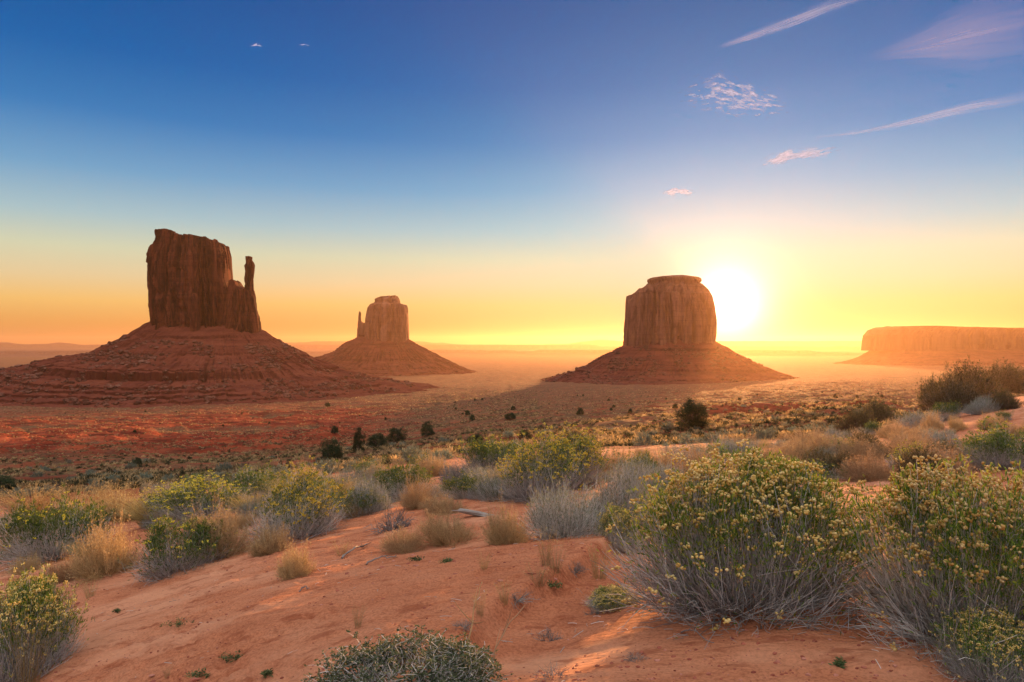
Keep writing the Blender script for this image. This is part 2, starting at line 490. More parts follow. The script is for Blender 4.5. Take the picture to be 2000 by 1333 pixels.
# ------------------------------------------------------------------ ground sheet
ph_f = np.radians(np.arange(-46, 46.001, 0.135))
ph_b = np.radians(np.arange(48, 312.1, 3.0))
ph = np.concatenate([ph_f, ph_b])
r1 = np.exp(np.arange(math.log(0.35), math.log(2.0), 0.03))
r2 = np.exp(np.arange(math.log(2.0), math.log(28), 0.0052))
r3 = np.exp(np.arange(math.log(28), math.log(1400), 0.0085))
r4 = np.exp(np.linspace(math.log(1400), math.log(20500), 190))
rr = np.concatenate([r1, r2, r3, r4])
P, R = np.meshgrid(ph, rr, indexing='ij')
X = np.sin(P) * R; Y = np.cos(P) * R
Z, OC, CR = H(X, Y, True)
U_ = 1000 + F * X / np.maximum(Y, 1)
dune = 1 - sstep(30, 48, R + 8 * fbm(X / 9, Y / 9, 2.0, 3))
vegm = sstep(60, 110, R) * (1 - 0.4 * OC)
V = np.stack([X, Y, Z], -1).reshape(-1, 3)
fc = grid_faces(len(ph), len(rr), True)
cidx = len(V)
V = np.vstack([V, [[0, 0, float(H(np.array([0.01]), np.array([0.01]))[0])]]])
nv = len(rr)
cf = np.stack([np.full(len(ph), cidx), (np.arange(len(ph)) + 1) % len(ph) * nv, np.arange(len(ph)) * nv], -1)
fc = fc[:, ::-1]
ad = lambda a, v: np.append(a.ravel(), v)
g = mesh("ground", V, [fc, cf], M_GROUND, attrs={'outcrop': ad(OC, 0), 'veg': ad(vegm, 0), 'dune': ad(dune, 1)})
tag(g, kind='structure')

# ------------------------------------------------------------------ buttes
def P2(px, py, D):
    return (px - 1000) / F * D, -(py - HZ) / F * D


def loft(name, parent, mat, D, left, right, top, zb, depth, na=420, nz=150, power=3.2, amp=3.5, cw=14.0, seed=0.0, yc=0.0, capn=24, clefts=()):
    """a rock block: left/right silhouettes and top line given as picture points at distance D"""
    # the outline is made by the near or the far corner of the block, and its top line by the front rim
    onleft = np.mean([p[0] for p in left + right]) < 1000
    Dl = D + yc + (-0.36 if onleft else 0.04) * depth; Dr = D + yc + (0.12 if onleft else -0.38) * depth; Dz = D + yc - 0.7 * depth
    Px = lambda p, Dx: ((p[0] - 1000) / F * Dx, -(p[1] - HZ) / F * Dz)
    lp = np.array([Px(p, Dl) for p in left]); rp = np.array([Px(p, Dr) for p in right])
    lo_, hi_ = min(p[0] for p in left), max(p[0] for p in right)
    tp = np.array([Px(p, Dl + (Dr - Dl) * np.clip((p[0] - lo_) / (hi_ - lo_), 0, 1)) for p in top])
    lp = lp[np.argsort(lp[:, 1])]; rp = rp[np.argsort(rp[:, 1])]; tp = tp[np.argsort(tp[:, 0], kind='stable')]
    th = np.linspace(0, 2 * math.pi, na, endpoint=False)
    ct, st = np.cos(th), np.sin(th)
    ex = np.sign(ct) * np.abs(ct) ** (2 / power); ey = np.sign(st) * np.abs(st) ** (2 / power)
    zt_guess = tp[:, 1].max()
    t = np.linspace(0, 1, nz)
    X0 = (lp[:, 0].mean() + rp[:, 0].mean()) / 2
    A0 = (rp[:, 0].mean() - lp[:, 0].mean()) / 2
    ztop = np.interp(X0 + ex * A0, tp[:, 0], tp[:, 1])
    Zg = zb + t[None, :] * (ztop[:, None] - zb)
    L = np.interp(Zg, lp[:, 1], lp[:, 0]); Rr = np.interp(Zg, rp[:, 1], rp[:, 0])
    cx = (L + Rr) / 2; a = (Rr - L) / 2
    for _ in range(2):
        ztop = np.interp(cx[:, -1] + ex * a[:, -1], tp[:, 0], tp[:, 1])
        Zg = zb + t[None, :] * (ztop[:, None] - zb)
        L = np.interp(Zg, lp[:, 1], lp[:, 0]); Rr = np.interp(Zg, rp[:, 1], rp[:, 0])
        cx = (L + Rr) / 2; a = (Rr - L) / 2
    dep = depth * (a / max(A0, 1e-6)) ** 0.8
    # columns and cracks: strong in the arc direction, weak in height
    arc = th * (A0 + depth) / 1.0
    AR = arc[:, None] + 0 * Zg
    bx = np.cos(th)[:, None] * (A0 + depth) / cw * 0.75; by = np.sin(th)[:, None] * (A0 + depth) / cw * 0.75
    col = fbm(bx + seed, by - seed, Zg / (cw * 7) + seed, 3, 0.55)
    crack = 1 - np.clip(np.abs(vnoise(bx * 0.9 + 31 + seed, by * 0.9, Zg / (cw * 9))) * 7, 0, 1)
    crack2 = 1 - np.clip(np.abs(vnoise(bx * 2.3 + 3 + seed, by * 2.3, Zg / (cw * 4))) * 5, 0, 1)
    slab = np.round(vnoise(bx * 1.1 + 11, by * 1.1 + seed, Zg / (cw * 3.4)) * 1.7) / 1.7 + 0.4 * np.round(vnoise(bx * 3.1 + 7, by * 3.1 + seed, Zg / (cw * 1.5)) * 2) / 2
    bed = fbm(0.02 * bx + 3, seed + 0 * by, Zg / 5.0, 3, 0.6)
    disp = amp * (1.5 * col + 1.2 * slab - 1.7 * crack - 0.9 * crack2 + 0.28 * bed + 0.22 * fbm(bx * 5, by * 5, Zg / 7, 3))
    # deep chimneys between the buttresses of the face
    xf = cx + ex[:, None] * a
    for (cpx, cwid, cdep) in clefts:
        xc = (cpx - 1000) / F * Dz + cwid * 0.8 * vnoise(Zg / (cw * 2.2), cpx + 0 * Zg)
        grow_ = 0.55 + 0.45 * vnoise(Zg / (cw * 3.1), cpx * 1.7 + 0 * Zg)
        disp = disp - cdep * np.clip(grow_, 0.15, 1) * np.exp(-((xf - xc) / cwid) ** 4) * (ey[:, None] < 0)
    side = np.abs(ex)[:, None] ** 6       # keep the traced outline nearly true at the far left and right
    disp = np.where(side > 0.3, np.minimum(disp, 0.12 * amp), disp) * (1 - 0.3 * side) - 0.25 * amp * (1 - side)
    nx = np.sign(ct) * np.abs(ct) ** (2 - 2 / power) ; ny = np.sign(st) * np.abs(st) ** (2 - 2 / power)
    ln = np.sqrt((nx) ** 2 + (ny) ** 2) + 1e-9; nx = nx / ln; ny = ny / ln
    Xg = cx + ex[:, None] * a + nx[:, None] * disp
    Yg = D + yc + ey[:, None] * dep + ny[:, None] * disp
    # cap rings towards the middle
    rings = np.linspace(1, 0.02, capn)[1:]
    cxt = cx[:, -1].mean()
    Xc = cxt + (Xg[:, -1:] - cxt) * rings[None, :]
    Yc = D + yc + (Yg[:, -1:] - D - yc) * rings[None, :]
    Zt = np.interp(Xc, tp[:, 0], tp[:, 1]) + 0.55 * amp * np.round(1.6 * vnoise(Xc / 11 + seed, Yc / 30)) + 0.4 * amp * fbm(Xc / 9 + seed, Yc / 9, 1.0, 3) - 0.45 * amp
    Xa = np.concatenate([Xg, Xc], 1); Ya = np.concatenate([Yg, Yc], 1); Za = np.concatenate([Zg, Zt], 1)
    Vv = np.stack([Xa, Ya, Za], -1).reshape(-1, 3)
    f = grid_faces(na, Xa.shape[1], True)
    top_f = (np.arange(na) * Xa.shape[1] + Xa.shape[1] - 1)[None, :]
    off = np.array(parent.location) if parent else 0
    return mesh(name, Vv - off, [f, top_f], mat, parent, smooth=False)


def talus(name, parent, mat, D, cxpx, A, B, prof_l, prof_r, prof_f, na=1100, amp=2.2, seed=0.0, yc=0.0, ns=210, power=2.4):
    """skirt around an ellipse (A,B) at D; profiles are lists of (distance out, height)"""
    cx = (cxpx - 1000) / F * D
    def dens(pf):
        pf = np.array(pf, float); s = np.concatenate([[0], np.cumsum(np.hypot(np.diff(pf[:, 0]), np.diff(pf[:, 1]) * 2.2))])
        return pf, s / s[-1]
    t = np.linspace(0, 1, ns)
    res = []
    for pf in (prof_l, prof_r, prof_f):
        p, s = dens(pf); res.append((np.interp(t, s, p[:, 0]), np.interp(t, s, p[:, 1])))
    th = np.linspace(0, 2 * math.pi, na, endpoint=False); c, s_ = np.cos(th), np.sin(th)
    wl = np.clip(-c, 0, 1) ** 2; wr = np.clip(c, 0, 1) ** 2; wf = s_ ** 2
    d = wl[:, None] * res[0][0] + wr[:, None] * res[1][0] + wf[:, None] * res[2][0]
    z = wl[:, None] * res[0][1] + wr[:, None] * res[1][1] + wf[:, None] * res[2][1]
    ex = np.sign(c) * np.abs(c) ** (2 / power); ey = np.sign(s_) * np.abs(s_) ** (2 / power)
    bx = c[:, None] * 3.0; by = s_[:, None] * 3.0
    dn = d / max(d.max(), 1)
    kk = 11; zp = np.pad(z, ((0, 0), (kk, kk)), mode='edge'); dp = np.pad(d, ((0, 0), (kk, kk)), mode='edge')
    zs = np.mean([zp[:, i:i + ns] for i in range(2 * kk + 1)], 0); ds = np.mean([dp[:, i:i + ns] for i in range(2 * kk + 1)], 0)
    lm = 0.4 + 0.6 * sstep(-0.25, 0.05, fbm(bx * 2.6 + seed, by * 2.6, dn * 7, 3))
    z = zs + (z - zs) * lm; d = ds + (d - ds) * lm
    gul = fbm(bx * 2.6 + seed, by * 2.6, dn * 4.5, 4, 0.6)
    gul2 = 1 - np.abs(fbm(bx * 6 + seed, by * 6, dn * 4.5 + 4, 3, 0.6)) * 2
    wob = (0.35 + 1.0 * np.minimum(dn * 5, 1))
    d2 = d + wob * amp * (5.2 * gul + 2.6 * gul2) * (0.35 + dn * 2.2)
    d2 = np.maximum(d2, -8)
    X = cx + ex[:, None] * A + c[:, None] * d2
    Yy = D + yc + ey[:, None] * B + s_[:, None] * d2
    Zz = z + amp * 1.2 * gul2 * np.minimum(dn * 4, 1) * (1 - dn) + amp * (0.9 * fbm(X / 16, Yy / 16, seed, 4, 0.6) + 0.35 * fbm(X / 4, Yy / 4, z / 4, 3, 0.6))
    Vv = np.stack([X, Yy, Zz], -1)
    off = np.array(parent.location)
    ob = mesh(name, Vv.reshape(-1, 3) - off, [grid_faces(na, ns, True)[:, ::-1]], mat, parent, smooth=False)
    return ob, Vv


_ph = (1 + 5 ** 0.5) / 2
ICO_V = np.array([(-1, _ph, 0), (1, _ph, 0), (-1, -_ph, 0), (1, -_ph, 0), (0, -1, _ph), (0, 1, _ph), (0, -1, -_ph), (0, 1, -_ph), (_ph, 0, -1), (_ph, 0, 1), (-_ph, 0, -1), (-_ph, 0, 1)]) / math.hypot(1, _ph)
ICO_F = np.array([(0, 11, 5), (0, 5, 1), (0, 1, 7), (0, 7, 10), (0, 10, 11), (1, 5, 9), (5, 11, 4), (11, 10, 2), (10, 7, 6), (7, 1, 8), (3, 9, 4), (3, 4, 2), (3, 2, 6), (3, 6, 8), (3, 8, 9), (4, 9, 5), (2, 4, 11), (6, 2, 10), (8, 6, 7), (9, 8, 1)])


def blobs(C, size, rng, squash=(1, 1, 1), jit=0.35):
    C = np.asarray(C); n = len(C)
    sc = np.asarray(size).reshape(-1, 1, 1) * (1 + jit * (rng.random((n, 12, 1)) - 0.5) * 2) * np.array(squash)
    V = C[:, None, :] + ICO_V[None] * sc
    Fc = ICO_F[None] + (np.arange(n) * 12)[:, None, None]
    return V.reshape(-1, 3), Fc.reshape(-1, 3)


def rubble(parent, Vt, n, smin, smax, kmin, kmax, seed=1):
    rng = np.random.default_rng(seed)
    na, ns, _ = Vt.shape
    front = np.where(np.sin(np.linspace(0, 2 * math.pi, na, endpoint=False)) < 0.35)[0]
    ii = rng.choice(front, n * 3); kk = (kmin + (kmax - kmin) * rng.random(n * 3) ** 0.9) * ns
    pts = Vt[ii, np.clip(kk.astype(int), 0, ns - 1)]
    cl = fbm(pts[:, 0] / 38, pts[:, 1] / 38, seed, 2)
    pts = pts[np.argsort(-cl + rng.random(len(cl)) * 0.55)][:n]
    sz = smin + (smax - smin) * rng.random(n) ** 4
    V, Fc = blobs(pts, sz, rng, (1.2, 1.1, 0.8), 0.4)
    ob = mesh("boulder_rubble", V - np.array(parent.location), [Fc], M_BOULDER, parent, smooth=False)
    ob['kind'] = 'stuff'
    return ob


# --- west: mitten-shaped butte
D = 1300.0
wb = empty("butte", (*[(400 - 1000) / F * D, D], -75))
tag(wb, "tall dark red mitten-shaped butte with a thin thumb spire, nearest and leftmost", "butte")
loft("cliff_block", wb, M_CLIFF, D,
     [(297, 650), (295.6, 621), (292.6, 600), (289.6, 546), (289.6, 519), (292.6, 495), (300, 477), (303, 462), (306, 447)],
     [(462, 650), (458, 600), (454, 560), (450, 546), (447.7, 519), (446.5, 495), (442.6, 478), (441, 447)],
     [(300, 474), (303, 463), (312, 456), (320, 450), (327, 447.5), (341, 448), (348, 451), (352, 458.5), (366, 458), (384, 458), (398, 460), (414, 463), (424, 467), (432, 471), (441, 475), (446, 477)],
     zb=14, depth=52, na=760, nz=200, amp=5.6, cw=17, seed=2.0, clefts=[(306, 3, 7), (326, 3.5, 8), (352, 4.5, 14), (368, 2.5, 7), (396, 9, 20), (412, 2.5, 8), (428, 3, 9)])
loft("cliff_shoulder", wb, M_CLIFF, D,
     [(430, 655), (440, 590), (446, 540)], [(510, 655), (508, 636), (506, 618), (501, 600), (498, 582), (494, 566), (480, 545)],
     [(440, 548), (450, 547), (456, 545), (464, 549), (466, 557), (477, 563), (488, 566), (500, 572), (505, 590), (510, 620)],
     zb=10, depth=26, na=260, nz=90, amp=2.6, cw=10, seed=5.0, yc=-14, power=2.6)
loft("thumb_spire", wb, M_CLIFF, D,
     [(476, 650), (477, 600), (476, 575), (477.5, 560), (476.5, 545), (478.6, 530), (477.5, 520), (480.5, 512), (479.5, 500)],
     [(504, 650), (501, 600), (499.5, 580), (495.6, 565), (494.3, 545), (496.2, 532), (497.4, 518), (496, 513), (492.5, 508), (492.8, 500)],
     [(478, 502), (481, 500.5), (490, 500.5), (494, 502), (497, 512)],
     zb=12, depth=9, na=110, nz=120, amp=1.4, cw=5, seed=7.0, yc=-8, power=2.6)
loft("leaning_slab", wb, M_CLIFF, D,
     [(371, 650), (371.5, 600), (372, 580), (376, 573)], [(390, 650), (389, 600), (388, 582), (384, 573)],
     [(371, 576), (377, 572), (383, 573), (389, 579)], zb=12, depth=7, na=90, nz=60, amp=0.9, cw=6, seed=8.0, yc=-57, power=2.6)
PL = [(-12, 48), (0, 44), (12, 36), (39, 17), (41, 14), (62, 0), (88, -14), (90, -18), (130, -24), (170, -29), (171, -34), (200, -38), (224, -43), (226, -49), (262, -59), (300, -68), (303, -71), (340, -74), (343, -77), (380, -80), (384, -84), (440, -92), (560, -125)]
PR = [(-12, 36), (0, 30), (10, 24), (34, 7), (36, 4), (60, -8), (88, -22), (90, -26), (112, -36), (136, -47), (138, -51), (160, -56), (185, -61), (188, -66), (222, -71), (244, -74), (247, -77), (275, -80), (278, -83), (310, -86), (314, -89), (360, -98), (520, -128)]
PF = [(-12, 34), (0, 30), (14, 23), (30, 14), (32, 8), (60, -6), (86, -17), (88, -21), (130, -33), (165, -42), (166, -45), (175, -46), (176.5, -60), (200, -64), (218, -65.5), (219.5, -70), (240, -71), (241.5, -75.5), (262, -76.2), (263.5, -80.5), (290, -81.5), (291.5, -85.5), (325, -87), (326.5, -91), (400, -98), (560, -130)]
_, VT = talus("talus_slope", wb, M_TALUS, D, 402, 98, 50, PL, PR, PF, na=1300, ns=260, seed=3.0, amp=3.0)
rubble(wb, VT, 6500, 0.7, 4.6, 0.12, 0.62, 4)

# --- middle: smaller mitten-shaped butte
D = 2530.0
eb = empty("butte", ((745 - 1000) / F * D, D, -110))
tag(eb, "hazy mitten-shaped butte with a small thumb on its left side, middle of the three", "butte")
loft("cliff_block", eb, M_CLIFF2, D,
     [(712, 680), (713, 640), (714, 622), (716, 611), (718, 601), (723, 594), (730, 590.5), (730.8, 589), (731, 584), (734, 582), (743, 580), (745, 576)],
     [(800, 680), (798.5, 655), (796.6, 628), (795.5, 601), (793.5, 594), (784, 592.3), (781.5, 591.5), (779.7, 583), (775, 576)],
     [(712, 604), (718, 597), (724, 592.5), (730, 590), (731.5, 584), (743, 580), (744, 579.5), (760, 577.6), (774, 576.5), (777, 580), (779.7, 583), (781, 591.5), (793, 592.3), (797, 600)],
     zb=2, depth=70, na=520, nz=150, amp=4.6, cw=20, seed=12.0, clefts=[(727, 5, 12), (744, 6, 16), (763, 8, 18), (786, 5, 14)])
loft("cliff_shoulder", eb, M_CLIFF2, D,
     [(696, 680), (697.6, 655), (698.5, 640), (699, 628)], [(722, 680), (720, 655), (718, 640), (714, 629)],
     [(698, 627), (701, 627), (705, 628), (709, 631.5), (714, 631), (716, 630)], zb=2, depth=30, na=160, nz=50, amp=2.2, cw=12, seed=14.0, power=2.6)
loft("thumb_spire", eb, M_CLIFF2, D,
     [(698, 660), (699, 640), (699.6, 620), (700.6, 612), (701, 608)], [(708, 660), (706, 635), (705.4, 622), (705.6, 613), (703.5, 608)],
     [(700, 610), (701.5, 608.5), (703.5, 609), (706, 611)], zb=2, depth=7, na=70, nz=60, amp=0.7, cw=5, seed=15.0, power=2.4)
k = D / F
PL = [(-20, 34), (0, 20), (8, 15), (30, 6), (47, -4), (49, -9), (62, -22), (66, -28), (100, -44), (135, -52), (180, -62), (260, -82), (300, -95), (430, -135)]
PR = [(-20, 34), (0, 17), (20, 3), (22, 0), (62, -24), (90, -42), (120, -60), (150, -73), (172, -82), (176, -87), (225, -106), (270, -116), (420, -135)]
PF = [(-20, 34), (0, 20), (30, 0), (32, -5), (80, -36), (110, -56), (112, -60), (140, -71), (190, -84), (192, -88), (230, -96), (232, -100), (290, -112), (420, -135)]
_, VT = talus("talus_slope", eb, M_TALUS, D, 747, 97, 70, PL, PR, PF, na=700, ns=170, seed=13.0, amp=3.2)
rubble(eb, VT, 1500, 1.0, 4.0, 0.12, 0.7, 5)

# --- right: block butte with the sun at its edge
D = 1850.0
mb = empty("butte", ((1310 - 1000) / F * D, D, -95))
tag(mb, "massive flat-topped block butte with the rising sun beside its right edge", "butte")
loft("cliff_block", mb, M_CLIFF2, D,
     [(1218, 700), (1219, 673), (1220, 644), (1223, 620), (1224.5, 585), (1226, 573), (1240, 571), (1245.6, 563.6), (1254, 557), (1266, 552)],
     [(1398, 700), (1398, 667), (1400, 653.6), (1401, 625), (1398, 601), (1393, 579), (1387, 566), (1380, 558), (1372, 551)],
     [(1220, 573.5), (1236, 573), (1240, 573), (1245.6, 563.6), (1256, 557), (1266, 552), (1300, 547), (1340, 547), (1372, 550), (1380, 558), (1387, 565), (1394, 573)],
     zb=-8, depth=95, na=800, nz=190, amp=5.0, cw=22, seed=22.0, clefts=[(1237, 4, 16), (1252, 4, 12), (1274, 6, 14), (1296, 3.5, 9), (1322, 6, 20), (1346, 4, 12), (1370, 5, 14)], power=2.9)
loft("cap_rock", mb, M_CLIFF2, D,
     [(1270, 556), (1268, 550), (1265.5, 546), (1266, 542), (1269, 541), (1285, 538)], [(1368, 556), (1369, 551), (1372, 548), (1371, 543), (1369, 541.5), (1350, 538)],
     [(1264, 542), (1285, 539.5), (1303, 538), (1318, 537.5), (1334, 537.3), (1340, 539), (1355, 540), (1372, 542)],
     zb=150, depth=62, na=260, nz=40, amp=1.8, cw=9, seed=25.0, power=2.6)
PL = [(-20, 22), (0, -2), (10, -8), (30, -19), (32, -23), (66, -38), (84, -50), (100, -62), (126, -70), (128, -76), (165, -87), (200, -97), (260, -112), (400, -130)]
PR = [(-20, 22), (0, 6), (14, -4), (31, -11), (50, -26), (70, -38), (97, -54), (125, -68), (157, -80), (205, -93), (260, -104), (380, -118), (500, -134)]
PF = [(-20, 22), (0, 4), (24, -12), (25.5, -19), (60, -38), (90, -54), (92, -57), (110, -62), (111.5, -69), (150, -78), (175, -84), (176.5, -88), (230, -92), (300, -99), (420, -125)]
_, VT = talus("talus_slope", mb, M_TALUS, D, 1309, 118, 95, PL, PR, PF, na=1000, ns=210, seed=23.0, amp=3.0)
rubble(mb, VT, 3600, 1.0, 5.0, 0.12, 0.7, 6)

# --- far right: long mesa
D = 3800.0
ms = empty("mesa", ((2200 - 1000) / F * D, D, -120))
tag(ms, "long flat-topped hazy mesa running out of the frame on the right", "mesa")
loft("cliff_block", ms, M_MESA, D,
     [(1689, 705), (1690.6, 683), (1692, 666.7), (1694, 655), (1698, 650), (1703, 644), (1710, 641), (1722, 636)],
     [(3100, 705), (3098, 670), (3090, 640), (3060, 636)],
     [(1688, 648), (1697, 646), (1703, 643), (1719, 638), (1738, 637), (1790, 636.5), (1839, 639), (1900, 640.5), (2000, 642), (2500, 643), (3000, 640), (3100, 642)],
     zb=-40, depth=260, na=900, nz=90, amp=6.0, cw=38, seed=32.0, clefts=[(1722, 14, 30), (1765, 20, 45), (1808, 12, 30), (1850, 24, 50), (1905, 16, 40), (1960, 20, 45), (2030, 20, 40)], power=3.5, yc=220)
PL = [(-40, 0), (0, -34), (25, -52), (50, -70), (80, -90), (110, -106), (160, -122), (230, -140)]
PF = [(-40, 0), (0, -35), (40, -55), (90, -75), (160, -95), (300, -112), (600, -136)]
talus("talus_slope", ms, M_TALUS, D, 2394, 1822, 260, PL, PL, PF, na=1000, ns=80, seed=33.0, amp=4.0, yc=220, power=3.5)

# --- far mesas on the horizon
def hills(Dist, az0, az1, n, topfn, depth, seed):
    az = np.linspace(az0, az1, n)
    px = 1000 + F * np.tan(az)
    ty = topfn(px)
    prof = [(-0.9 * depth, 0.0), (-0.45 * depth, 0.30), (-0.16 * depth, 0.48), (-0.12 * depth, 0.86), (-0.05 * depth, 1.0), (0.5 * depth, 1.0), (0.8 * depth, 0.5), (depth, 0.0)]
    rows = []
    zg = -138.0
    for k_, (d, f) in enumerate(prof):
        rad = Dist + d + (0.12 * depth * fbm(az * 60, 0 * az + seed, k_ * 0.12, 4) if 0 < f else 0)
        zt = -(ty - HZ) / F * Dist * np.cos(az) ** 0 * 1.0
        z = zg + (zt - zg) * f
        rows.append(np.stack([np.sin(az) * rad, np.cos(az) * rad, z], -1))
    V = np.stack(rows, 1)
    ob = mesh("hills", V.reshape(-1, 3), [grid_faces(n, len(prof))[:, ::-1]], M_CLIFF2)
    tag(ob, kind='structure')


def stepn(px, sc, s, amp, base_):
    v = fbm(px / sc, 0 * px + s, 0.0, 4)
    return base_ - amp * np.clip(sstep(-0.22, -0.05, v) * 0.6 + sstep(0.1, 0.2, v) * 0.4, 0, 1) - amp * 0.08 * fbm(px / 14, 0 * px, s, 3)


hills(9000, math.radians(-50), math.radians(50), 900, lambda p: stepn(p, 210, 3.0, 7.0, 690.5), 900, 1.0)
hills(13500, math.radians(-50), math.radians(50), 900, lambda p: stepn(p, 260, 9.0, 8.0, 681.5), 1300, 2.0)
hills(18000, math.radians(-50), math.radians(50), 900, lambda p: stepn(p, 330, 5.0, 6.5, 673.5) - 5.5 * np.exp(-((p - 1175) / 55) ** 2), 1500, 3.0)

# ------------------------------------------------------------------ plant materials
def mat_leaf(name, c1, c2, c3, trans=0.35, rough=0.7):
    m, n = material(name)
    rnd = n.n('NewGeometry').outputs['Random Per Island']
    oi = n.n('ObjectInfo').outputs['Random']
    c = n.ramp(rnd, [(0.0, c1), (0.5, c2), (1.0, c3)])
    hs = n.n('HueSaturation', inp={'Color': c, 'Value': n.m('ADD', 0.8, n.m('MULTIPLY', oi, 0.4)), 'Hue': n.m('ADD', 0.485, n.m('MULTIPLY', oi, 0.03))})
    b = pr(n, rough, 0.2); n.set(b.inputs['Base Color'], hs.outputs[0])
    if trans > 0:
        tr = n.n('BsdfTranslucent', inp={'Color': hs.outputs[0]})
        mx = n.n('MixShader', inp={0: trans})
        n.t.links.new(b.outputs[0], mx.inputs[1]); n.t.links.new(tr.outputs[0], mx.inputs[2])
        return finish(m, n, mx.outputs[0])
    return finish(m, n, b.outputs[0])


M_STEM = mat_leaf("grey_stem", (0.20, 0.185, 0.16), (0.44, 0.42, 0.38), (0.70, 0.68, 0.63), 0.0)
M_STEM_TAN = mat_leaf("tan_stem", (0.30, 0.19, 0.09), (0.52, 0.36, 0.18), (0.68, 0.50, 0.28), 0.15)
M_STEM_DARK = mat_leaf("dark_stem", (0.07, 0.05, 0.035), (0.16, 0.12, 0.08), (0.26, 0.2, 0.14), 0.0)
M_LEAF = mat_leaf("green_leaf", (0.055, 0.12, 0.02), (0.12, 0.22, 0.035), (0.33, 0.38, 0.05), 0.45)
M_LEAF_DEEP = mat_leaf('deep_green_leaf', (0.04, 0.072, 0.018), (0.095, 0.145, 0.034), (0.20, 0.24, 0.055), 0.4)
M_LEAF_GREY = mat_leaf("grey_green_leaf", (0.13, 0.15, 0.10), (0.22, 0.25, 0.17), (0.33, 0.35, 0.24), 0.3)
M_LEAF_TAN = mat_leaf("dry_leaf", (0.34, 0.21, 0.09), (0.55, 0.38, 0.18), (0.70, 0.54, 0.30), 0.35)
M_LEAF_DARK = mat_leaf("dark_olive_leaf", (0.055, 0.05, 0.02), (0.11, 0.095, 0.035), (0.19, 0.14, 0.055), 0.25)
M_JUN = mat_leaf("juniper_leaf", (0.022, 0.032, 0.012), (0.045, 0.06, 0.02), (0.08, 0.09, 0.03), 0.15)
M_FLOWER = mat_leaf("pale_yellow_flower", (0.60, 0.38, 0.08), (0.80, 0.62, 0.18), (0.90, 0.77, 0.36), 0.25)
M_FLOWER_Y = mat_leaf("bright_yellow_flower", (0.55, 0.42, 0.03), (0.72, 0.56, 0.06), (0.80, 0.66, 0.16), 0.25)
M_DEADWOOD = mat_leaf("weathered_wood", (0.10, 0.085, 0.07), (0.20, 0.17, 0.15), (0.32, 0.29, 0.26), 0.0)
M_GRASS = mat_leaf("dry_grass", (0.36, 0.26, 0.10), (0.50, 0.39, 0.17), (0.62, 0.52, 0.28), 0.4)
M_SPROUT = mat_leaf("fresh_leaf", (0.06, 0.09, 0.03), (0.12, 0.16, 0.06), (0.24, 0.26, 0.11), 0.35)


def norm(v):
    return v / (np.linalg.norm(v, axis=-1, keepdims=True) + 1e-9)


def tubes(P, Rd, sides=3):
    """P (N,K,3), Rd (N,K)"""
    N, K, _ = P.shape
    d = np.empty_like(P); d[:, 1:-1] = P[:, 2:] - P[:, :-2]; d[:, 0] = P[:, 1] - P[:, 0]; d[:, -1] = P[:, -1] - P[:, -2]
    d = norm(d)
    ref = np.tile(np.array([0.31, 0.87, 0.38]), (N, 1))[:, None, :]
    u = norm(np.cross(d, ref)); v = np.cross(d, u)
    ang = np.arange(sides) * 2 * math.pi / sides
    V = P[:, :, None, :] + Rd[:, :, None, None] * (u[:, :, None, :] * np.cos(ang)[None, None, :, None] + v[:, :, None, :] * np.sin(ang)[None, None, :, None])
    base = (np.arange(N) * K * sides)[:, None, None]
    kk = np.arange(K - 1)[None, :, None]; ss = np.arange(sides)[None, None, :]
    a = base + kk * sides + ss; b = base + kk * sides + (ss + 1) % sides
    Fc = np.stack([a, b, b + sides, a + sides], -1).reshape(-1, 4)
    return V.reshape(-1, 3), Fc


def leafq(C, Dv, L, W, rng):
    """narrow diamond leaves at C along Dv"""
    n = len(C); Dv = norm(Dv)
    u = norm(np.cross(Dv, rng.normal(size=(n, 3)))) * (np.asarray(W).reshape(-1, 1) / 2)
    L = np.asarray(L).reshape(-1, 1)
    V = np.stack([C, C + Dv * L * 0.45 + u, C + Dv * L, C + Dv * L * 0.45 - u], 1)
    Fc = np.arange(n * 4).reshape(n, 4)
    return V.reshape(-1, 3), Fc


def cat(parts):
    Vs, Fs, o = [], [], 0
    for V, Fc in parts:
        Vs.append(V); Fs.append(Fc + o); o += len(V)
    return np.vstack(Vs), Fs


def bez(A, B, C, K):
    t = np.linspace(0, 1, K)[None, :, None]
    return A[:, None] * (1 - t) ** 2 + 2 * B[:, None] * t * (1 - t) + C[:, None] * t * t


def dome_tips(N, rng, rx, rz, low=0.0, inner=0.75, lump=0.2, seed=0.0):
    az = rng.random(N) * 2 * math.pi
    cz = low + (1 - low) * rng.random(N) ** 0.9
    sn = np.sqrt(np.clip(1 - cz * cz, 0, 1))
    r = inner + (1 - inner) * rng.random(N) ** 0.5
    lf = 1 + lump * fbm(np.cos(az) * 1.6 + seed, np.sin(az) * 1.6, cz * 1.8, 2) * 2
    return np.stack([np.cos(az) * sn * rx * r * lf, np.sin(az) * sn * rx * r * lf, cz * rz * r * lf], -1)


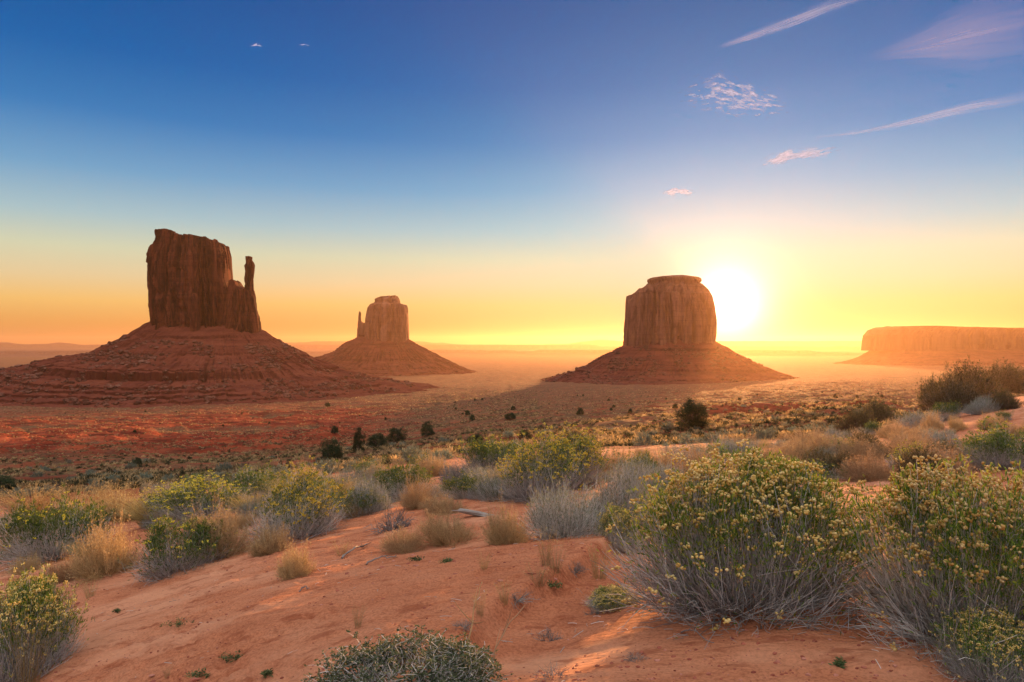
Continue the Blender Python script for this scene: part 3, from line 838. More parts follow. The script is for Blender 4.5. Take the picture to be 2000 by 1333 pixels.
def grow(tips, rng, K, base_r, rad, wig=0.02, lowc=0.22, outc=0.62, taper=0.25):
    """stems from a common crown out to the tips, first outwards and then upwards"""
    N = len(tips)
    a = np.arctan2(tips[:, 1], tips[:, 0]) + rng.normal(size=N) * 0.25
    br = base_r * rng.random(N) ** 0.5
    A = np.stack([np.cos(a) * br, np.sin(a) * br, np.full(N, -0.02)], -1)
    hr = np.linalg.norm(tips[:, :2], axis=1)
    B = A + np.stack([tips[:, 0] * outc, tips[:, 1] * outc, tips[:, 2] * lowc + 0.02], -1)
    B += rng.normal(size=(N, 3)) * wig * 3
    P = bez(A, B, tips, K)
    w_ = rng.normal(size=(N, K, 3)) * wig; w_[:, 0] = 0
    P = P + w_
    Rd = rad * (0.7 + 0.6 * rng.random((N, 1))) * np.linspace(1, taper, K)[None, :]
    return P, Rd


def make_bush(kind, seed, n_stem, n_twig, n_leaf, n_flower, rx=0.8, rz=0.8, lod=1.0):
    """a unit bush (about 1.6 m wide, 0.8 m high); thing > stems, foliage, flower_heads"""
    rng = np.random.default_rng(seed)
    skew = rng.normal(size=2) * (0.10 if kind != 'tan' else 0.2)
    names = {'rabbit': 'rabbitbrush', 'rabbity': 'rabbitbrush', 'green': 'rabbitbrush', 'sage': 'sagebrush', 'tan': 'tumbleweed_bush', 'dark': 'blackbrush', 'small': 'low_shrub'}
    root = empty(names[kind])
    sm, lm = {'rabbit': (M_STEM, M_LEAF), 'rabbity': (M_STEM, M_LEAF_DEEP), 'green': (M_STEM, M_LEAF_DEEP), 'sage': (M_STEM, M_LEAF_GREY), 'tan': (M_STEM_TAN, M_LEAF_TAN),
              'dark': (M_STEM_DARK, M_LEAF_DARK), 'small': (M_STEM_DARK, M_LEAF_GREY)}[kind]
    low = {'tan': 0.02, 'dark': 0.05}.get(kind, 0.0)
    thick = 0.0034 * lod
    tips = dome_tips(n_stem, rng, rx, rz, low, 0.72, 0.16, seed) if kind != 'tan' else dome_tips(n_stem, rng, rx, rz, low, 0.5, 0.3, seed)
    if kind not in ('rabbit',):
        tips[:, 2] *= 1 + 0.45 * fbm(tips[:, 0] * 2.2 + seed, tips[:, 1] * 2.2, 1.0, 2)
        ext = rng.random(n_stem) < 0.12; tips[ext] *= 1.22
    tips[:, :2] += skew[None] * tips[:, 2:]
    P, Rd = grow(tips, rng, 9, 0.16, thick, 0.008)
    st = [tubes(P, Rd)]
    # twigs that fork off the upper half of the stems
    src = rng.integers(0, n_stem, n_twig); kk = rng.integers(3, 8, n_twig)
    A = P[src, kk]; d = norm(P[src, kk + 1] - P[src, kk] + 1e-6)
    L = (0.10 + 0.20 * rng.random(n_twig))[:, None]
    dd = norm(d + rng.normal(size=(n_twig, 3)) * 0.42 + np.array([0, 0, 0.30]))
    C = A + dd * L; B = (A + C) / 2 + rng.normal(size=(n_twig, 3)) * 0.015
    PT = bez(A, B, C, 4)
    st.append(tubes(PT, thick * 0.62 * np.linspace(1, 0.5, 4)[None, :] * np.ones((n_twig, 1))))
    V, Fs = cat(st); mesh("stems", V, Fs, sm, root)
    # leaves
    allp = np.concatenate([P[:, -3:].reshape(-1, 3), PT[:, 1:].reshape(-1, 3)])
    alld = np.concatenate([np.repeat((P[:, -1] - P[:, -2])[:, None], 3, 1).reshape(-1, 3), np.repeat((PT[:, -1] - PT[:, 0])[:, None], 3, 1).reshape(-1, 3)])
    hw = np.clip(allp[:, 2] / rz, 0, 1)
    if kind in ('rabbit', 'rabbity', 'green'):
        clump = fbm(allp[:, 0] * 3.2 + seed, allp[:, 1] * 3.2, allp[:, 2] * 3.2, 2)
        wgt = sstep(0.25, 0.8, hw) * hw * np.clip(0.45 + clump, 0.02, 1) + 0.006
    else:
        wgt = 0.25 + hw
    idx = rng.choice(len(allp), n_leaf, p=wgt / wgt.sum())
    Cn = allp[idx] + rng.normal(size=(n_leaf, 3)) * 0.014
    Dn = norm(alld[idx]) + rng.normal(size=(n_leaf, 3)) * (0.45 if kind != 'tan' else 0.9)
    ll = {'rabbit': 0.034, 'rabbity': 0.034, 'green': 0.036, 'sage': 0.040, 'tan': 0.026, 'dark': 0.042, 'small': 0.045}[kind] * (0.6 + 0.8 * rng.random(n_leaf)) * lod
    V, Fc = leafq(Cn, Dn, ll, ll * {'rabbit': 0.20, 'rabbity': 0.2, 'green': 0.22, 'sage': 0.16, 'tan': 0.28, 'dark': 0.2, 'small': 0.3}[kind], rng)
    mesh("foliage", V, [Fc], lm, root)
    if n_flower:
        tp = np.concatenate([P[:, -1], PT[:, -1]]); hw = np.clip(tp[:, 2] / rz, 0, 1)
        wg = sstep(0.35, 1.0, hw) * hw ** 2 + 0.012
        c = tp[rng.choice(len(tp), n_flower, p=wg / wg.sum(), replace=False)]
        nf = 7
        cc = (c[:, None] + rng.normal(size=(n_flower, nf, 3)) * np.array([0.015, 0.015, 0.008]) * lod ** 0.5 + np.array([0, 0, 0.008])).reshape(-1, 3)
        V, Fc = blobs(cc, (0.0062 + 0.005 * rng.random(len(cc))) * lod ** 0.5, rng, (1, 1, 0.85), 0.3)
        mesh("flower_heads", V, [Fc], M_FLOWER if kind == 'rabbit' else M_FLOWER_Y, root)
    return root


def make_grass(seed, n, h=0.5, spread=0.28, mat=None):
    rng = np.random.default_rng(seed)
    root = empty("grass_clump")
    a = rng.random(n) * 6.283; r0 = spread * 0.45 * rng.random(n) ** 0.5
    A = np.stack([np.cos(a) * r0, np.sin(a) * r0, np.full(n, -0.01)], -1)
    hh = h * (0.5 + 0.6 * rng.random(n)); out = spread * (0.2 + 0.9 * rng.random(n))
    C = A + np.stack([np.cos(a) * out + 0.05, np.sin(a) * out, hh], -1) + rng.normal(size=(n, 3)) * 0.02
    B = A + np.stack([np.cos(a) * out * 0.25, np.sin(a) * out * 0.25, hh * 0.65], -1)
    P = bez(A, B, C, 6)
    V, Fc = tubes(P, 0.0019 * np.linspace(1, 0.35, 6)[None, :] * np.ones((n, 1)))
    tuft = [(V, Fc)]
    mesh("blades", *(lambda t: (t[0], t[1]))(cat(tuft)), mat or M_GRASS, root)
    src = rng.choice(n, n // 2, replace=False)
    c = P[src][:, 4:].reshape(-1, 3)
    c = np.repeat(c, 3, 0) + rng.normal(size=(len(c) * 3, 3)) * 0.008
    V, Fc = leafq(c, rng.normal(size=(len(c), 3)) * 0.5 + np.array([0, 0, 1.0]), 0.02, 0.005, rng)
    mesh("seed_heads", V, [Fc], mat or M_GRASS, root)
    return root


def make_tree(seed, name="juniper_tree", h=1.0, dead=False, dens=1.0):
    """unit juniper, 1 m high and about 1.1 m wide, to be scaled up"""
    rng = np.random.default_rng(seed)
    root = empty(name)
    nb = 26 if not dead else 34
    tips = dome_tips(nb, rng, 0.5, 0.86, 0.05, 0.5, 0.3, seed); tips[:, 2] += 0.08
    P, Rd = grow(tips, rng, 9, 0.06, 0.019, 0.012, 0.35, 0.4, 0.2)
    src = rng.integers(0, nb, nb * 7); kk = rng.integers(3, 8, nb * 7)
    A = P[src, kk]; C = A + norm(rng.normal(size=(len(A), 3)) + np.array([0, 0, 0.5]) + norm(A) * 0.6) * (0.08 + 0.12 * rng.random((len(A), 1)))
    PT = bez(A, (A + C) / 2 + rng.normal(size=A.shape) * 0.015, C, 4)
    parts = [tubes(P, Rd, 5), tubes(PT, 0.005 * np.linspace(1, 0.4, 4)[None] * np.ones((len(A), 1)))]
    tr = np.array([[(0, 0, -0.05), (0.01, 0, 0.05), (0.0, 0.01, 0.14), (-0.01, 0, 0.3)]], float)
    parts.append(tubes(tr, np.array([[0.055, 0.05, 0.04, 0.02]]), 8))
    if dead:
        V, Fs = cat(parts); mesh("branches", V, Fs, M_STEM_DARK, root)
        return root
    V, Fs = cat(parts); mesh("trunk", V, Fs, M_STEM_DARK, root)
    n = int(15000 * dens)
    nc = 130
    cc = dome_tips(nc, rng, 0.52, 0.88, -0.05, 0.45, 0.28, seed); cc[:, 2] += 0.10
    src = rng.integers(0, nc, n)
    q = rng.normal(size=(n, 3)); q = norm(q) * (0.095 * rng.random((n, 1)) ** 0.4)
    c = cc[src] + q
    c[:, 2] = np.maximum(c[:, 2], 0.015)
    V, Fc = leafq(c, q * 8 + rng.normal(size=(n, 3)) * 0.5 + np.array([0, 0, 0.4]), 0.03 + 0.02 * rng.random(n), 0.014, rng)
    mesh("crown", V, [Fc], M_JUN, root)
    return root


def make_deadbranches(seed, n=46, flat=0.35):
    rng = np.random.default_rng(seed)
    root = empty("dead_branches")
    tips = dome_tips(n, rng, 0.7, flat, 0.0, 0.5, 0.3, seed)
    P, Rd = grow(tips, rng, 10, 0.12, 0.013, 0.018, 0.5, 0.45, 0.22)
    src = rng.integers(0, n, n * 4); kk = rng.integers(3, 9, n * 4)
    A = P[src, kk]; d = norm(P[src, kk] - P[src, kk - 1])
    C = A + norm(d + rng.normal(size=A.shape) * 0.6) * (0.08 + 0.2 * rng.random((len(A), 1)))
    PT = bez(A, (A + C) / 2 + rng.normal(size=A.shape) * 0.03, C, 5)
    V, Fs = cat([tubes(P, Rd, 5), tubes(PT, 0.005 * np.linspace(1, 0.35, 5)[None] * np.ones((len(A), 1)), 4)])
    mesh("branches", V, Fs, M_DEADWOOD, root)
    return root


def one_stick(name, pts, r0, r1, forks=3, seed=0, mat=None):
    rng = np.random.default_rng(seed)
    pts = np.array(pts, float); t = np.linspace(0, len(pts) - 1, 14)
    P = np.stack([np.interp(t, np.arange(len(pts)), pts[:, k_]) for k_ in range(3)], -1)
    P += rng.normal(size=P.shape) * r0 * 0.5
    parts = [tubes(P[None], np.linspace(r0, r1, 14)[None] * (0.8 + 0.4 * rng.random((1, 14))), 7)]
    for f in range(forks):
        a = P[rng.integers(4, 12)]; d = norm(P[-1] - P[0]); c = a + norm(d + rng.normal(size=3) * 0.7 + np.array([0, 0, 0.3])) * np.linalg.norm(P[-1] - P[0]) * 0.28
        q = bez(a[None], ((a + c) / 2 + rng.normal(size=3) * r0)[None], c[None], 6)
        parts.append(tubes(q, np.linspace(r1 * 1.2, r1 * 0.4, 6)[None], 5))
    V, Fs = cat(parts)
    return mesh(name, V, Fs, mat or M_DEADWOOD)

# library of unit plants (the first use moves the original, later uses are copies)
LIB, USED = {}, set()


def lib(key):
    if key in LIB: return LIB[key]
    b, s = key.split('.'); s = int(s)
    if b == 'rabbit': o = make_bush('rabbit', 100 + s, 1500, 3200, 21000, 720)
    elif b == 'rabbity': o = make_bush('rabbity', 140 + s, 700, 1700, 9000, 380, lod=1.3)
    elif b == 'green': o = make_bush('green', 180 + s, 650, 1600, 10000, 60, lod=1.3)
    elif b == 'sage': o = make_bush('sage', 200 + s, 800, 1500, 5200, 0, lod=1.35)
    elif b == 'tan': o = make_bush('tan', 240 + s, 420, 2600, 9000, 0, lod=1.3)
    elif b == 'dark': o = make_bush('dark', 280 + s, 520, 1600, 8500, 0, lod=1.5)
    elif b == 'small': o = make_bush('small', 320 + s, 90, 200, 1500, 0, lod=2.6)
    elif b == 'smallt': o = make_bush('tan', 360 + s, 90, 300, 1300, 0, lod=2.6)
    elif b == 'grass': o = make_grass(400 + s, 420)
    elif b == 'tuft': o = make_grass(440 + s, 70, 0.35, 0.22)
    elif b == 'juniper': o = make_tree(500 + s)
    elif b == 'deadtree': o = make_tree(540 + s, "dead_tree", dead=True)
    elif b == 'dead': o = make_deadbranches(580 + s)
    LIB[key] = o
    return o


SIZE = {'rabbit': (1.6, 0.86), 'rabbity': (1.6, 0.86), 'green': (1.6, 0.86), 'sage': (1.6, 0.84), 'tan': (1.6, 0.86), 'dark': (1.6, 0.88), 'small': (1.7, 0.88), 'smallt': (1.7, 0.9),
        'grass': (0.62, 0.52), 'tuft': (0.5, 0.36), 'juniper': (1.15, 1.0), 'deadtree': (1.1, 1.0), 'dead': (1.4, 0.42)}
prng = random.Random(5)


def put(key, x, y, z, wm, hm, rot=None, label=None, cat_=None, group=None, tilt=0.0):
    o = lib(key)
    if key in USED: o = copy_tree(o)
    else: USED.add(key)
    for k_ in ('label', 'category', 'group'):
        if k_ in o: del o[k_]
    sw, sh = SIZE[key.split('.')[0]]
    o.location = (x, y, z)
    o.scale = (wm / sw, wm / sw, hm / sh)
    o.rotation_euler = (tilt * (prng.random() - .5), tilt * (prng.random() - .5), prng.random() * 6.283 if rot is None else rot)
    tag(o, label, cat_, group)
    return o


def at(key, px, py, wpx, hpx, label=None, cat_=None, group=None, rot=None):
    x, y, z = ground_at(px, py)
    return put(key, x, y, z - 0.01, wpx * y / F, hpx * y / F, rot, label, cat_, group)


# ------------------------------------------------------------------ foreground plants, placed one by one
G1 = "flowering shrubs on the dune"
G2 = "grey sage shrubs on the dune"
G3 = "dry tan bushes on the dune"
G4 = "dark brush on the sandy mound"
G5 = "dry grass clumps"
PL_ = [
    # key, column, base row, width, height, label, category, group
    ('rabbit.0', 1455, 1172, 505, 292, "biggest flowering shrub, bare grey stems below green tops with pale yellow blooms, right of centre", "shrub", G1),
    ('rabbit.1', 1915, 1240, 500, 330, "large pale yellow flowering shrub with bare grey stems, cut by the right frame edge", "shrub", G1),
    ('rabbit.2', 20, 1330, 235, 200, "yellow flowering shrub in the bottom left corner of the frame", "shrub", G1),
    ('rabbit.2', 1213, 1075, 90, 85, "small flowering shrub tucked against the left side of the biggest flowering shrub", "shrub", G1),
    ('rabbit.3', 1205, 1185, 120, 36, "sparse low flowering sprig on the sand below the biggest shrub's left side", "shrub", G1),
    ('rabbit.3', 1935, 1325, 190, 130, "low flowering shrub sprawling at the bottom right corner", "shrub", G1),
    ('rabbity.0', 575, 1050, 190, 108, "rounded green shrub topped with bright yellow flowers beside the open sand, left of centre", "shrub", G1),
    ('rabbity.1', 412, 1010, 185, 68, "wide yellow flowering shrub behind the left bush row, next to the rounded one", "shrub", G1),
    ('rabbity.1', 345, 1012, 110, 50, "yellow dotted green shrub between tall tan grass and the wide flowering shrub", "shrub", G1),
    ('green.0', 115, 1085, 205, 112, "dark green shrub with silvery lower stems at the far left of the bush row", "shrub", G1),
    ('green.1', 352, 1112, 190, 105, "dark green shrub with splayed grey stems in front of the left bush row", "shrub", G1),
    ('green.2', 505, 975, 150, 58, "grey green shrub above the rounded yellow flowering one", "shrub", G1),
    ('tan.0', 212, 1118, 130, 100, "tall dry tan bush between the two dark green shrubs on the left", "bush", G3),
    ('tan.1', 440, 1085, 110, 95, "dry tan bush leaning against the right side of the dark green shrub", "bush", G3),
    ('tan.2', 525, 1083, 80, 62, "dry tan bush at the foot of the rounded yellow flowering shrub", "bush", G3),
    ('tan.0', 581, 1125, 76, 62, "lone pale tan bush standing on open sand left of centre", "bush", G3),
    ('tan.1', 140, 1128, 80, 40, "thin low tan bush at the front left of the bush row", "bush", G3),
    ('tan.2', 20, 1090, 80, 60, "dry tan bush at the left frame edge above the corner shrub", "bush", G3),
    ('grass.0', 60, 1010, 120, 58, "pale grass clump at the left frame edge behind the dark green shrub", "grass clump", G5),
    ('grass.1', 165, 1012, 130, 62, "tall pale grass clump behind the dark green shrub on the left", "grass clump", G5),
    ('grass.0', 250, 1015, 130, 66, "tall pinkish tan grass clump left of the wide yellow flowering shrub", "grass clump", G5),
    ('grass.1', 300, 1025, 110, 58, "tan grass clump right behind the tan bush of the left row", "grass clump", G5),
    ('sage.0', 330, 972, 90, 32, "pale lilac grey shrub behind the wide yellow flowering shrub", "shrub", G2),
    ('sage.1', 30, 1040, 110, 50, "grey shrub at the left frame edge behind the tan bush", "shrub", G2),
    ('tan.1', 603, 945, 70, 38, "small olive tan bush above the rounded flowering shrub", "bush", G3),
    ('tan.2', 650, 968, 55, 34, "small round olive tan bush by the sandy gap", "bush", G3),
    ('sage.2', 685, 960, 100, 52, "grey green shrub behind the sandy gap, left of centre", "shrub", G2),
    ('sage.0', 722, 1000, 95, 72, "silvery grey shrub with dark base beside the sandy gap", "shrub", G2),
    ('green.1', 790, 975, 130, 72, "long grey green shrub left of the pile of dead branches", "shrub", G1),
    ('tan.0', 815, 990, 75, 55, "thin twiggy tan bush at the left end of the dead branches", "bush", G3),
    ('tan.1', 850, 930, 80, 42, "tan bush behind the pile of dead branches", "bush", G3),
    ('green.0', 962, 925, 128, 72, "upright dark green shrub just right of the dead branches", "shrub", G1),
    ('tan.2', 985, 965, 75, 60, "tan bush between the dead branches and the yellow topped shrub mass", "bush", G3),
    ('rabbity.0', 1050, 975, 170, 110, "green shrub dotted yellow at the left end of the central bush mass", "shrub", G1),
    ('rabbity.1', 1110, 950, 150, 90, "yellow topped green shrub at the back of the central bush mass", "shrub", G1),
    ('sage.1', 1105, 1045, 170, 115, "blue grey shrub at the front of the central bush mass", "shrub", G2),
    ('sage.2', 1205, 1015, 170, 110, "large grey shrub between the central bush mass and the biggest flowering shrub", "shrub", G2),
    ('sage.0', 1270, 960, 150, 70, "pale grey shrub behind the left shoulder of the biggest flowering shrub", "shrub", G2),
    ('tan.0', 1210, 925, 75, 48, "dark hearted tan bush behind the central bush mass", "bush", G3),
    ('grass.0', 1280, 935, 90, 60, "arching pale grass behind the left shoulder of the biggest shrub", "grass clump", G5),
    ('tan.1', 992, 1062, 92, 75, "round olive tan bush standing in front of the weathered log", "bush", G3),
    ('tan.2', 880, 1060, 110, 62, "spreading orange tan bush left of the round olive tan one", "bush", G3),
    ('tan.0', 792, 1075, 95, 42, "low orange tan bush on the sand, left end of the trio near the log", "bush", G3),
    ('tan.1', 870, 1000, 90, 36, "faint thin tan bush on bare sand behind the log", "bush", G3),
    ('sage.2', 1345, 915, 110, 52, "pale grey shrub behind the blooms of the biggest shrub, left of the pair", "shrub", G2),
    ('sage.1', 1435, 893, 110, 45, "silver grey shrub on the ridge above the biggest flowering shrub", "shrub", G2),
    ('green.2', 1400, 910, 90, 36, "dull green shrub between two silver grey shrubs on the ridge", "shrub", G1),
    ('tan.0', 1497, 905, 75, 40, "tan bush on the ridge right of the silver grey shrub", "bush", G3),
    ('tan.1', 1575, 880, 80, 40, "glowing tan bush at the ridge foot of the dark brush pair", "bush", G3),
    ('tan.2', 1635, 900, 95, 50, "wide glowing tan bush in the middle of the sunlit slope", "bush", G3),
    ('green.1', 1610, 935, 150, 34, "low dark green shrub strip behind the biggest shrub's blooms", "shrub", G1),
    ('green.0', 1510, 925, 110, 32, "low olive green shrub just behind the middle of the biggest shrub's blooms", "shrub", G1),
    ('tan.0', 1700, 938, 112, 54, "broad pale gold bush on sand between the two biggest flowering shrubs", "bush", G3),
    ('rabbity.1', 1768, 915, 86, 42, "rounded dark green shrub beside the broad pale gold bush", "shrub", G1),
    ('tan.1', 1838, 915, 70, 48, "gold bush left of the large green shrub on the right", "bush", G3),
    ('green.2', 1950, 915, 165, 78, "large green and grey shrub at the right edge behind the blooms", "shrub", G1),
    ('sage.0', 1838, 873, 85, 38, "round grey shrub on the sandy slope right of centre slope bushes", "shrub", G2),
    ('tan.2', 1690, 880, 60, 36, "small tan bush above the broad pale gold bush", "bush", G3),
    ('sage.1', 1795, 835, 88, 40, "silver grey shrub between the dark brush pair and the mound", "shrub", G2),
    ('tan.0', 1822, 842, 45, 35, "fiery orange tan bush at the foot of the mound", "bush", G3),
    ('tan.1', 1780, 868, 80, 36, "tan bush below the silver grey shrub on the slope", "bush", G3),
    ('tan.2', 1872, 840, 34, 26, "tiny glowing orange bush alone on the sandy slope", "bush", G3),
    ('tan.0', 1932, 840, 48, 32, "small glowing orange bush to the right on the sandy slope", "bush", G3),
    ('tan.1', 1975, 855, 70, 30, "pale grass-like bush at the right frame edge on the slope", "bush", G3),
    ('dark.0', 1668, 845, 72, 46, "dark brush with a glowing left rim, lower of the pair", "brush", G4),
    ('dark.1', 1715, 825, 66, 40, "dark brush higher and right of the pair", "brush", G4),
    ('dark.0', 1838, 805, 80, 62, "dark brush on the left end of the mound", "brush", G4),
    ('dark.1', 1885, 785, 120, 66, "large dark brown brush crowning the mound", "brush", G4),
    ('dark.2', 1945, 768, 110, 52, "dark brush on top of the mound near the frame edge", "brush", G4),
    ('dark.0', 1995, 762, 80, 46, "dark brush on the mound cut by the right frame edge", "brush", G4),
    ('dark.2', 1870, 805, 110, 60, "dark brush low on the mound's left flank", "brush", G4),
    ('green.0', 1848, 822, 52, 38, "small dull green shrub at the foot of the mound", "shrub", G1),
    ('sage.2', 1915, 808, 72, 36, "grey shrub below the dark brush of the mound", "shrub", G2),
    ('dark.1', 1965, 800, 50, 34, "small dark brush low on the right flank of the mound", "brush", G4),
    ('tan.2', 1545, 900, 80, 40, "tan bush between the ridge tan bush and the sunlit slope", "bush", G3),
    ('tan.0', 1740, 855, 60, 34, "tan bush under the upper dark brush of the pair", "bush", G3),
    ('green.2', 1705, 850, 40, 26, "little bright green shrub just below the dark brush pair", "shrub", G1),
    ('dark.2', 1120, 880, 70, 36, "thin dark twiggy brush behind the yellow topped central shrubs", "brush", G4),
]
for key, px, py, wp, hp, lb, ct, gr in PL_:
    at(key, px, py, wp, hp, lb, ct, gr)

M_LEAF_FRONT = mat_leaf('small_dark_leaf', (0.05, 0.08, 0.035), (0.11, 0.15, 0.07), (0.22, 0.24, 0.13), 0.3)
# low leafy bush at the bottom centre with bare white twigs
def leafy_front():
    rng = np.random.default_rng(77)
    root = empty("leafy_shrub")
    tips = dome_tips(420, rng, 0.46, 0.30, 0.0, 0.6, 0.2, 4.0)
    P, Rd = grow(tips, rng, 8, 0.2, 0.0032, 0.012, 0.6, 0.5)
    src = rng.integers(0, 420, 900); kk = rng.integers(3, 7, 900)
    A = P[src, kk]; C = A + norm(rng.normal(size=A.shape) + np.array([0, 0, 0.7])) * 0.07
    PT = bez(A, (A + C) / 2 + rng.normal(size=A.shape) * 0.01, C, 4)
    V, Fs = cat([tubes(P, Rd), tubes(PT, 0.0016 * np.ones((900, 4)))]); mesh("stems", V, Fs, M_STEM, root)
    pts = np.concatenate([P[:, 4:].reshape(-1, 3), PT.reshape(-1, 3)])
    c = pts[rng.integers(0, len(pts), 20000)]
    l = 0.012 + 0.010 * rng.random(len(c))
    V, Fc = leafq(c, rng.normal(size=c.shape) + np.array([0, 0, 0.5]), l, l * 0.5, rng)
    mesh("foliage", V, [Fc], M_LEAF_FRONT, root)
    x, y, z = ground_at(800, 1330)
    root.location = (x, y + 0.04, z - 0.04)
    k_ = 385 * y / F / 0.92; root.scale = (k_ * 1.1, k_ * 0.8, k_ * 0.72)
    tag(root, "low dark leafy shrub with tiny leaves at the bottom edge, centre", "shrub", G1)
    return x, y, z


lx, ly, lz = leafy_front()
q = one_stick("bare_twig", [(0, 0, 0), (0.02, 0, 0.16), (0.05, 0.01, 0.33), (0.09, 0.0, 0.45)], 0.0048, 0.0022, 3, 3, M_STEM_TAN)
q.location = (*ground_at(905, 1330)[:2], ground_at(905, 1330)[2]); tag(q, "left one of two pale bare twigs rising right of the leafy shrub", "twig", "bare twigs")
q = one_stick("bare_twig", [(0, 0, 0), (0.03, 0, 0.14), (0.08, 0.01, 0.24), (0.16, 0.0, 0.33)], 0.0046, 0.002, 3, 5, M_STEM_TAN)
q.location = ground_at(955, 1330); tag(q, "right one of two pale bare twigs, forked, beside the leafy shrub", "twig", "bare twigs")

# dead wood
at('dead.0', 905, 950, 120, 46, "pile of twisted grey dead branches on the dune crest", "dead branches", "dead wood")
at('dead.1', 770, 1035, 110, 52, "low tangle of grey dead twigs left of the weathered log", "dead branches", "dead wood")
at('deadtree.0', 795, 895, 34, 40, "leafless dead tree standing below the juniper row", "dead tree", "dead wood")
at('deadtree.0', 476, 925, 34, 34, "dead bush with bare limbs behind the left dune", "dead tree", "dead wood")
at('deadtree.0', 118, 955, 36, 26, "bare dark dead bush on the far left slope", "dead tree", "dead wood")

M_LOG = mat_leaf("split_log_wood", (0.15, 0.125, 0.10), (0.24, 0.21, 0.18), (0.33, 0.30, 0.27), 0.0)
def log():
    x, y, z = ground_at(935, 1008)
    root = empty("log", (x, y, z + 0.02))
    rng = np.random.default_rng(3)
    n, s = 30, 18
    t = np.linspace(-0.24, 0.24, n); a = np.linspace(0, 2 * math.pi, s, endpoint=False)
    T, A = np.meshgrid(t, a, indexing='ij')
    rad = 0.034 * (1 - 0.35 * np.abs(T / 0.24) ** 3) * (1 + 0.28 * vnoise(np.cos(A) * 4, np.sin(A) * 4, T * 2.5) + 0.10 * vnoise(np.cos(A) * 12, np.sin(A) * 12, T * 6))
    V = np.stack([T + 0.02 * np.sin(A), np.cos(A) * rad * 1.3, np.sin(A) * rad * 0.75], -1).reshape(-1, 3)
    Fc = grid_faces(n, s)
    last = np.arange(n - 1) * s + s - 1
    Fw = np.stack([last, last + s, last + s - s + 1, last - s + 1], -1)
    caps = [np.arange(s)[None, ::-1], (np.arange(s) + (n - 1) * s)[None]]
    mesh("wood_body", V, [Fc, Fw, *caps], M_LOG, root, smooth=False)
    sp, fs = tubes(np.array([[(-0.30, -0.05, -0.01), (-0.15, -0.045, 0.012), (0.0, -0.04, 0.02), (0.1, -0.03, 0.0)]]), np.array([[0.004, 0.016, 0.018, 0.005]]), 6)
    mesh("splinter", sp, [fs], M_LOG, root, smooth=False)
    root.rotation_euler = (0, math.radians(8), math.radians(-14))
    tag(root, "weathered grey split log half buried in sand among tan bushes", "log", "dead wood")
log()


def ground_stick(px0, py0, px1, py1, r, lb, seed, forks=2):
    a = np.array(ground_at(px0, py0)); b = np.array(ground_at(px1, py1))
    m_ = (a + b) / 2 + np.array([0, 0.02, 0.015])
    o = one_stick("stick", [a - a, (a + m_) / 2 - a + np.array([0, 0, .015]), m_ - a + np.array([0, .02, .01]), (b + m_) / 2 - a, b - a + np.array([0, 0, 0.01])], r, r * 0.45, forks, seed)
    o.location = a + np.array([0, 0, r * 0.6]); tag(o, lb, "stick", "dead wood")


ground_stick(668, 1092, 718, 1066, 0.010, "forked grey stick beside the small olive tuft on open sand", 1)
ground_stick(716, 1104, 775, 1090, 0.008, "thin bent grey stick lying on cracked sand below the trio of tan bushes", 2)
ground_stick(600, 1056, 640, 1044, 0.008, "short grey stick poking from under the rounded yellow flowering shrub", 3)
ground_stick(585, 1157, 605, 1152, 0.006, "tiny grey stick on the sand left of centre", 4, 0)
ground_stick(1330, 1235, 1395, 1262, 0.004, "thin pale root lying on sand under the biggest flowering shrub", 5, 2)

# small tufts and sprouts on the sand
TU = [(945, 1110, 30, 34, "thin green gold grass tuft on the rippled sand"), (1050, 1140, 62, 40, "wide grass tuft on the dune edge, uppermost on it"), (1085, 1118, 50, 60, "tall wispy grass tuft above the dune edge"),
      (985, 1180, 34, 50, "wispy grass tuft half way along the dune edge"), (938, 1205, 30, 50, "wispy grass tuft at the lower end of the dune edge"), (700, 1225, 30, 50, "nearly invisible thin grass tuft on open sand above the leafy shrub"),
      (178, 1165, 36, 40, "thin straw tuft on sand below the left bush row"), (328, 1325, 20, 24, "small green grass tuft at the bottom edge left of centre"), (1065, 1105, 40, 70, "feathery straw tuft beside the sparse flowering sprig"),
      (668, 1085, 46, 30, "small olive tuft beside the forked grey stick"), (55, 1345, 90, 150, "tall straw stalks in front of the bottom left corner shrub"), (1170, 1130, 60, 70, "feathery gold tuft left of the biggest shrub's foot")]
for i, (px, py, wp, hp, lb) in enumerate(TU):
    at('tuft.%d' % (i % 2), px, py, wp, hp, lb, "grass tuft", "grass tufts on the sand")


def sprout(px, py, wpx, lb, seed, mat=None, n=26):
    rng = np.random.default_rng(seed)
    x, y, z = ground_at(px, py); wm = wpx * y / F
    a = rng.random(n) * 6.283; r_ = wm / 2 * rng.random(n) ** 0.7
    c = np.stack([np.cos(a) * r_, np.sin(a) * r_ * 0.7, 0.006 + 0.02 * rng.random(n)], -1)
    root = empty("sprout", (x, y, z - 0.006))
    P = bez(np.zeros((n, 3)), c * 0.5 + np.array([0, 0, 0.015]), c, 4)
    V, Fc = tubes(P, 0.0012 * np.ones((n, 4))); mesh("stems", V, [Fc], mat or M_SPROUT, root)
    cc = np.repeat(c, 5, 0) + rng.normal(size=(n * 5, 3)) * 0.008
    V, Fc = leafq(cc, rng.normal(size=cc.shape) + np.array([0, 0, 0.4]), 0.022, 0.009, rng); V[:, 2] = np.maximum(V[:, 2] * 0.8, -0.004); mesh("foliage", V, [Fc], mat or M_SPROUT, root)
    tag(root, lb, "small plant", "green sprouts on the sand")


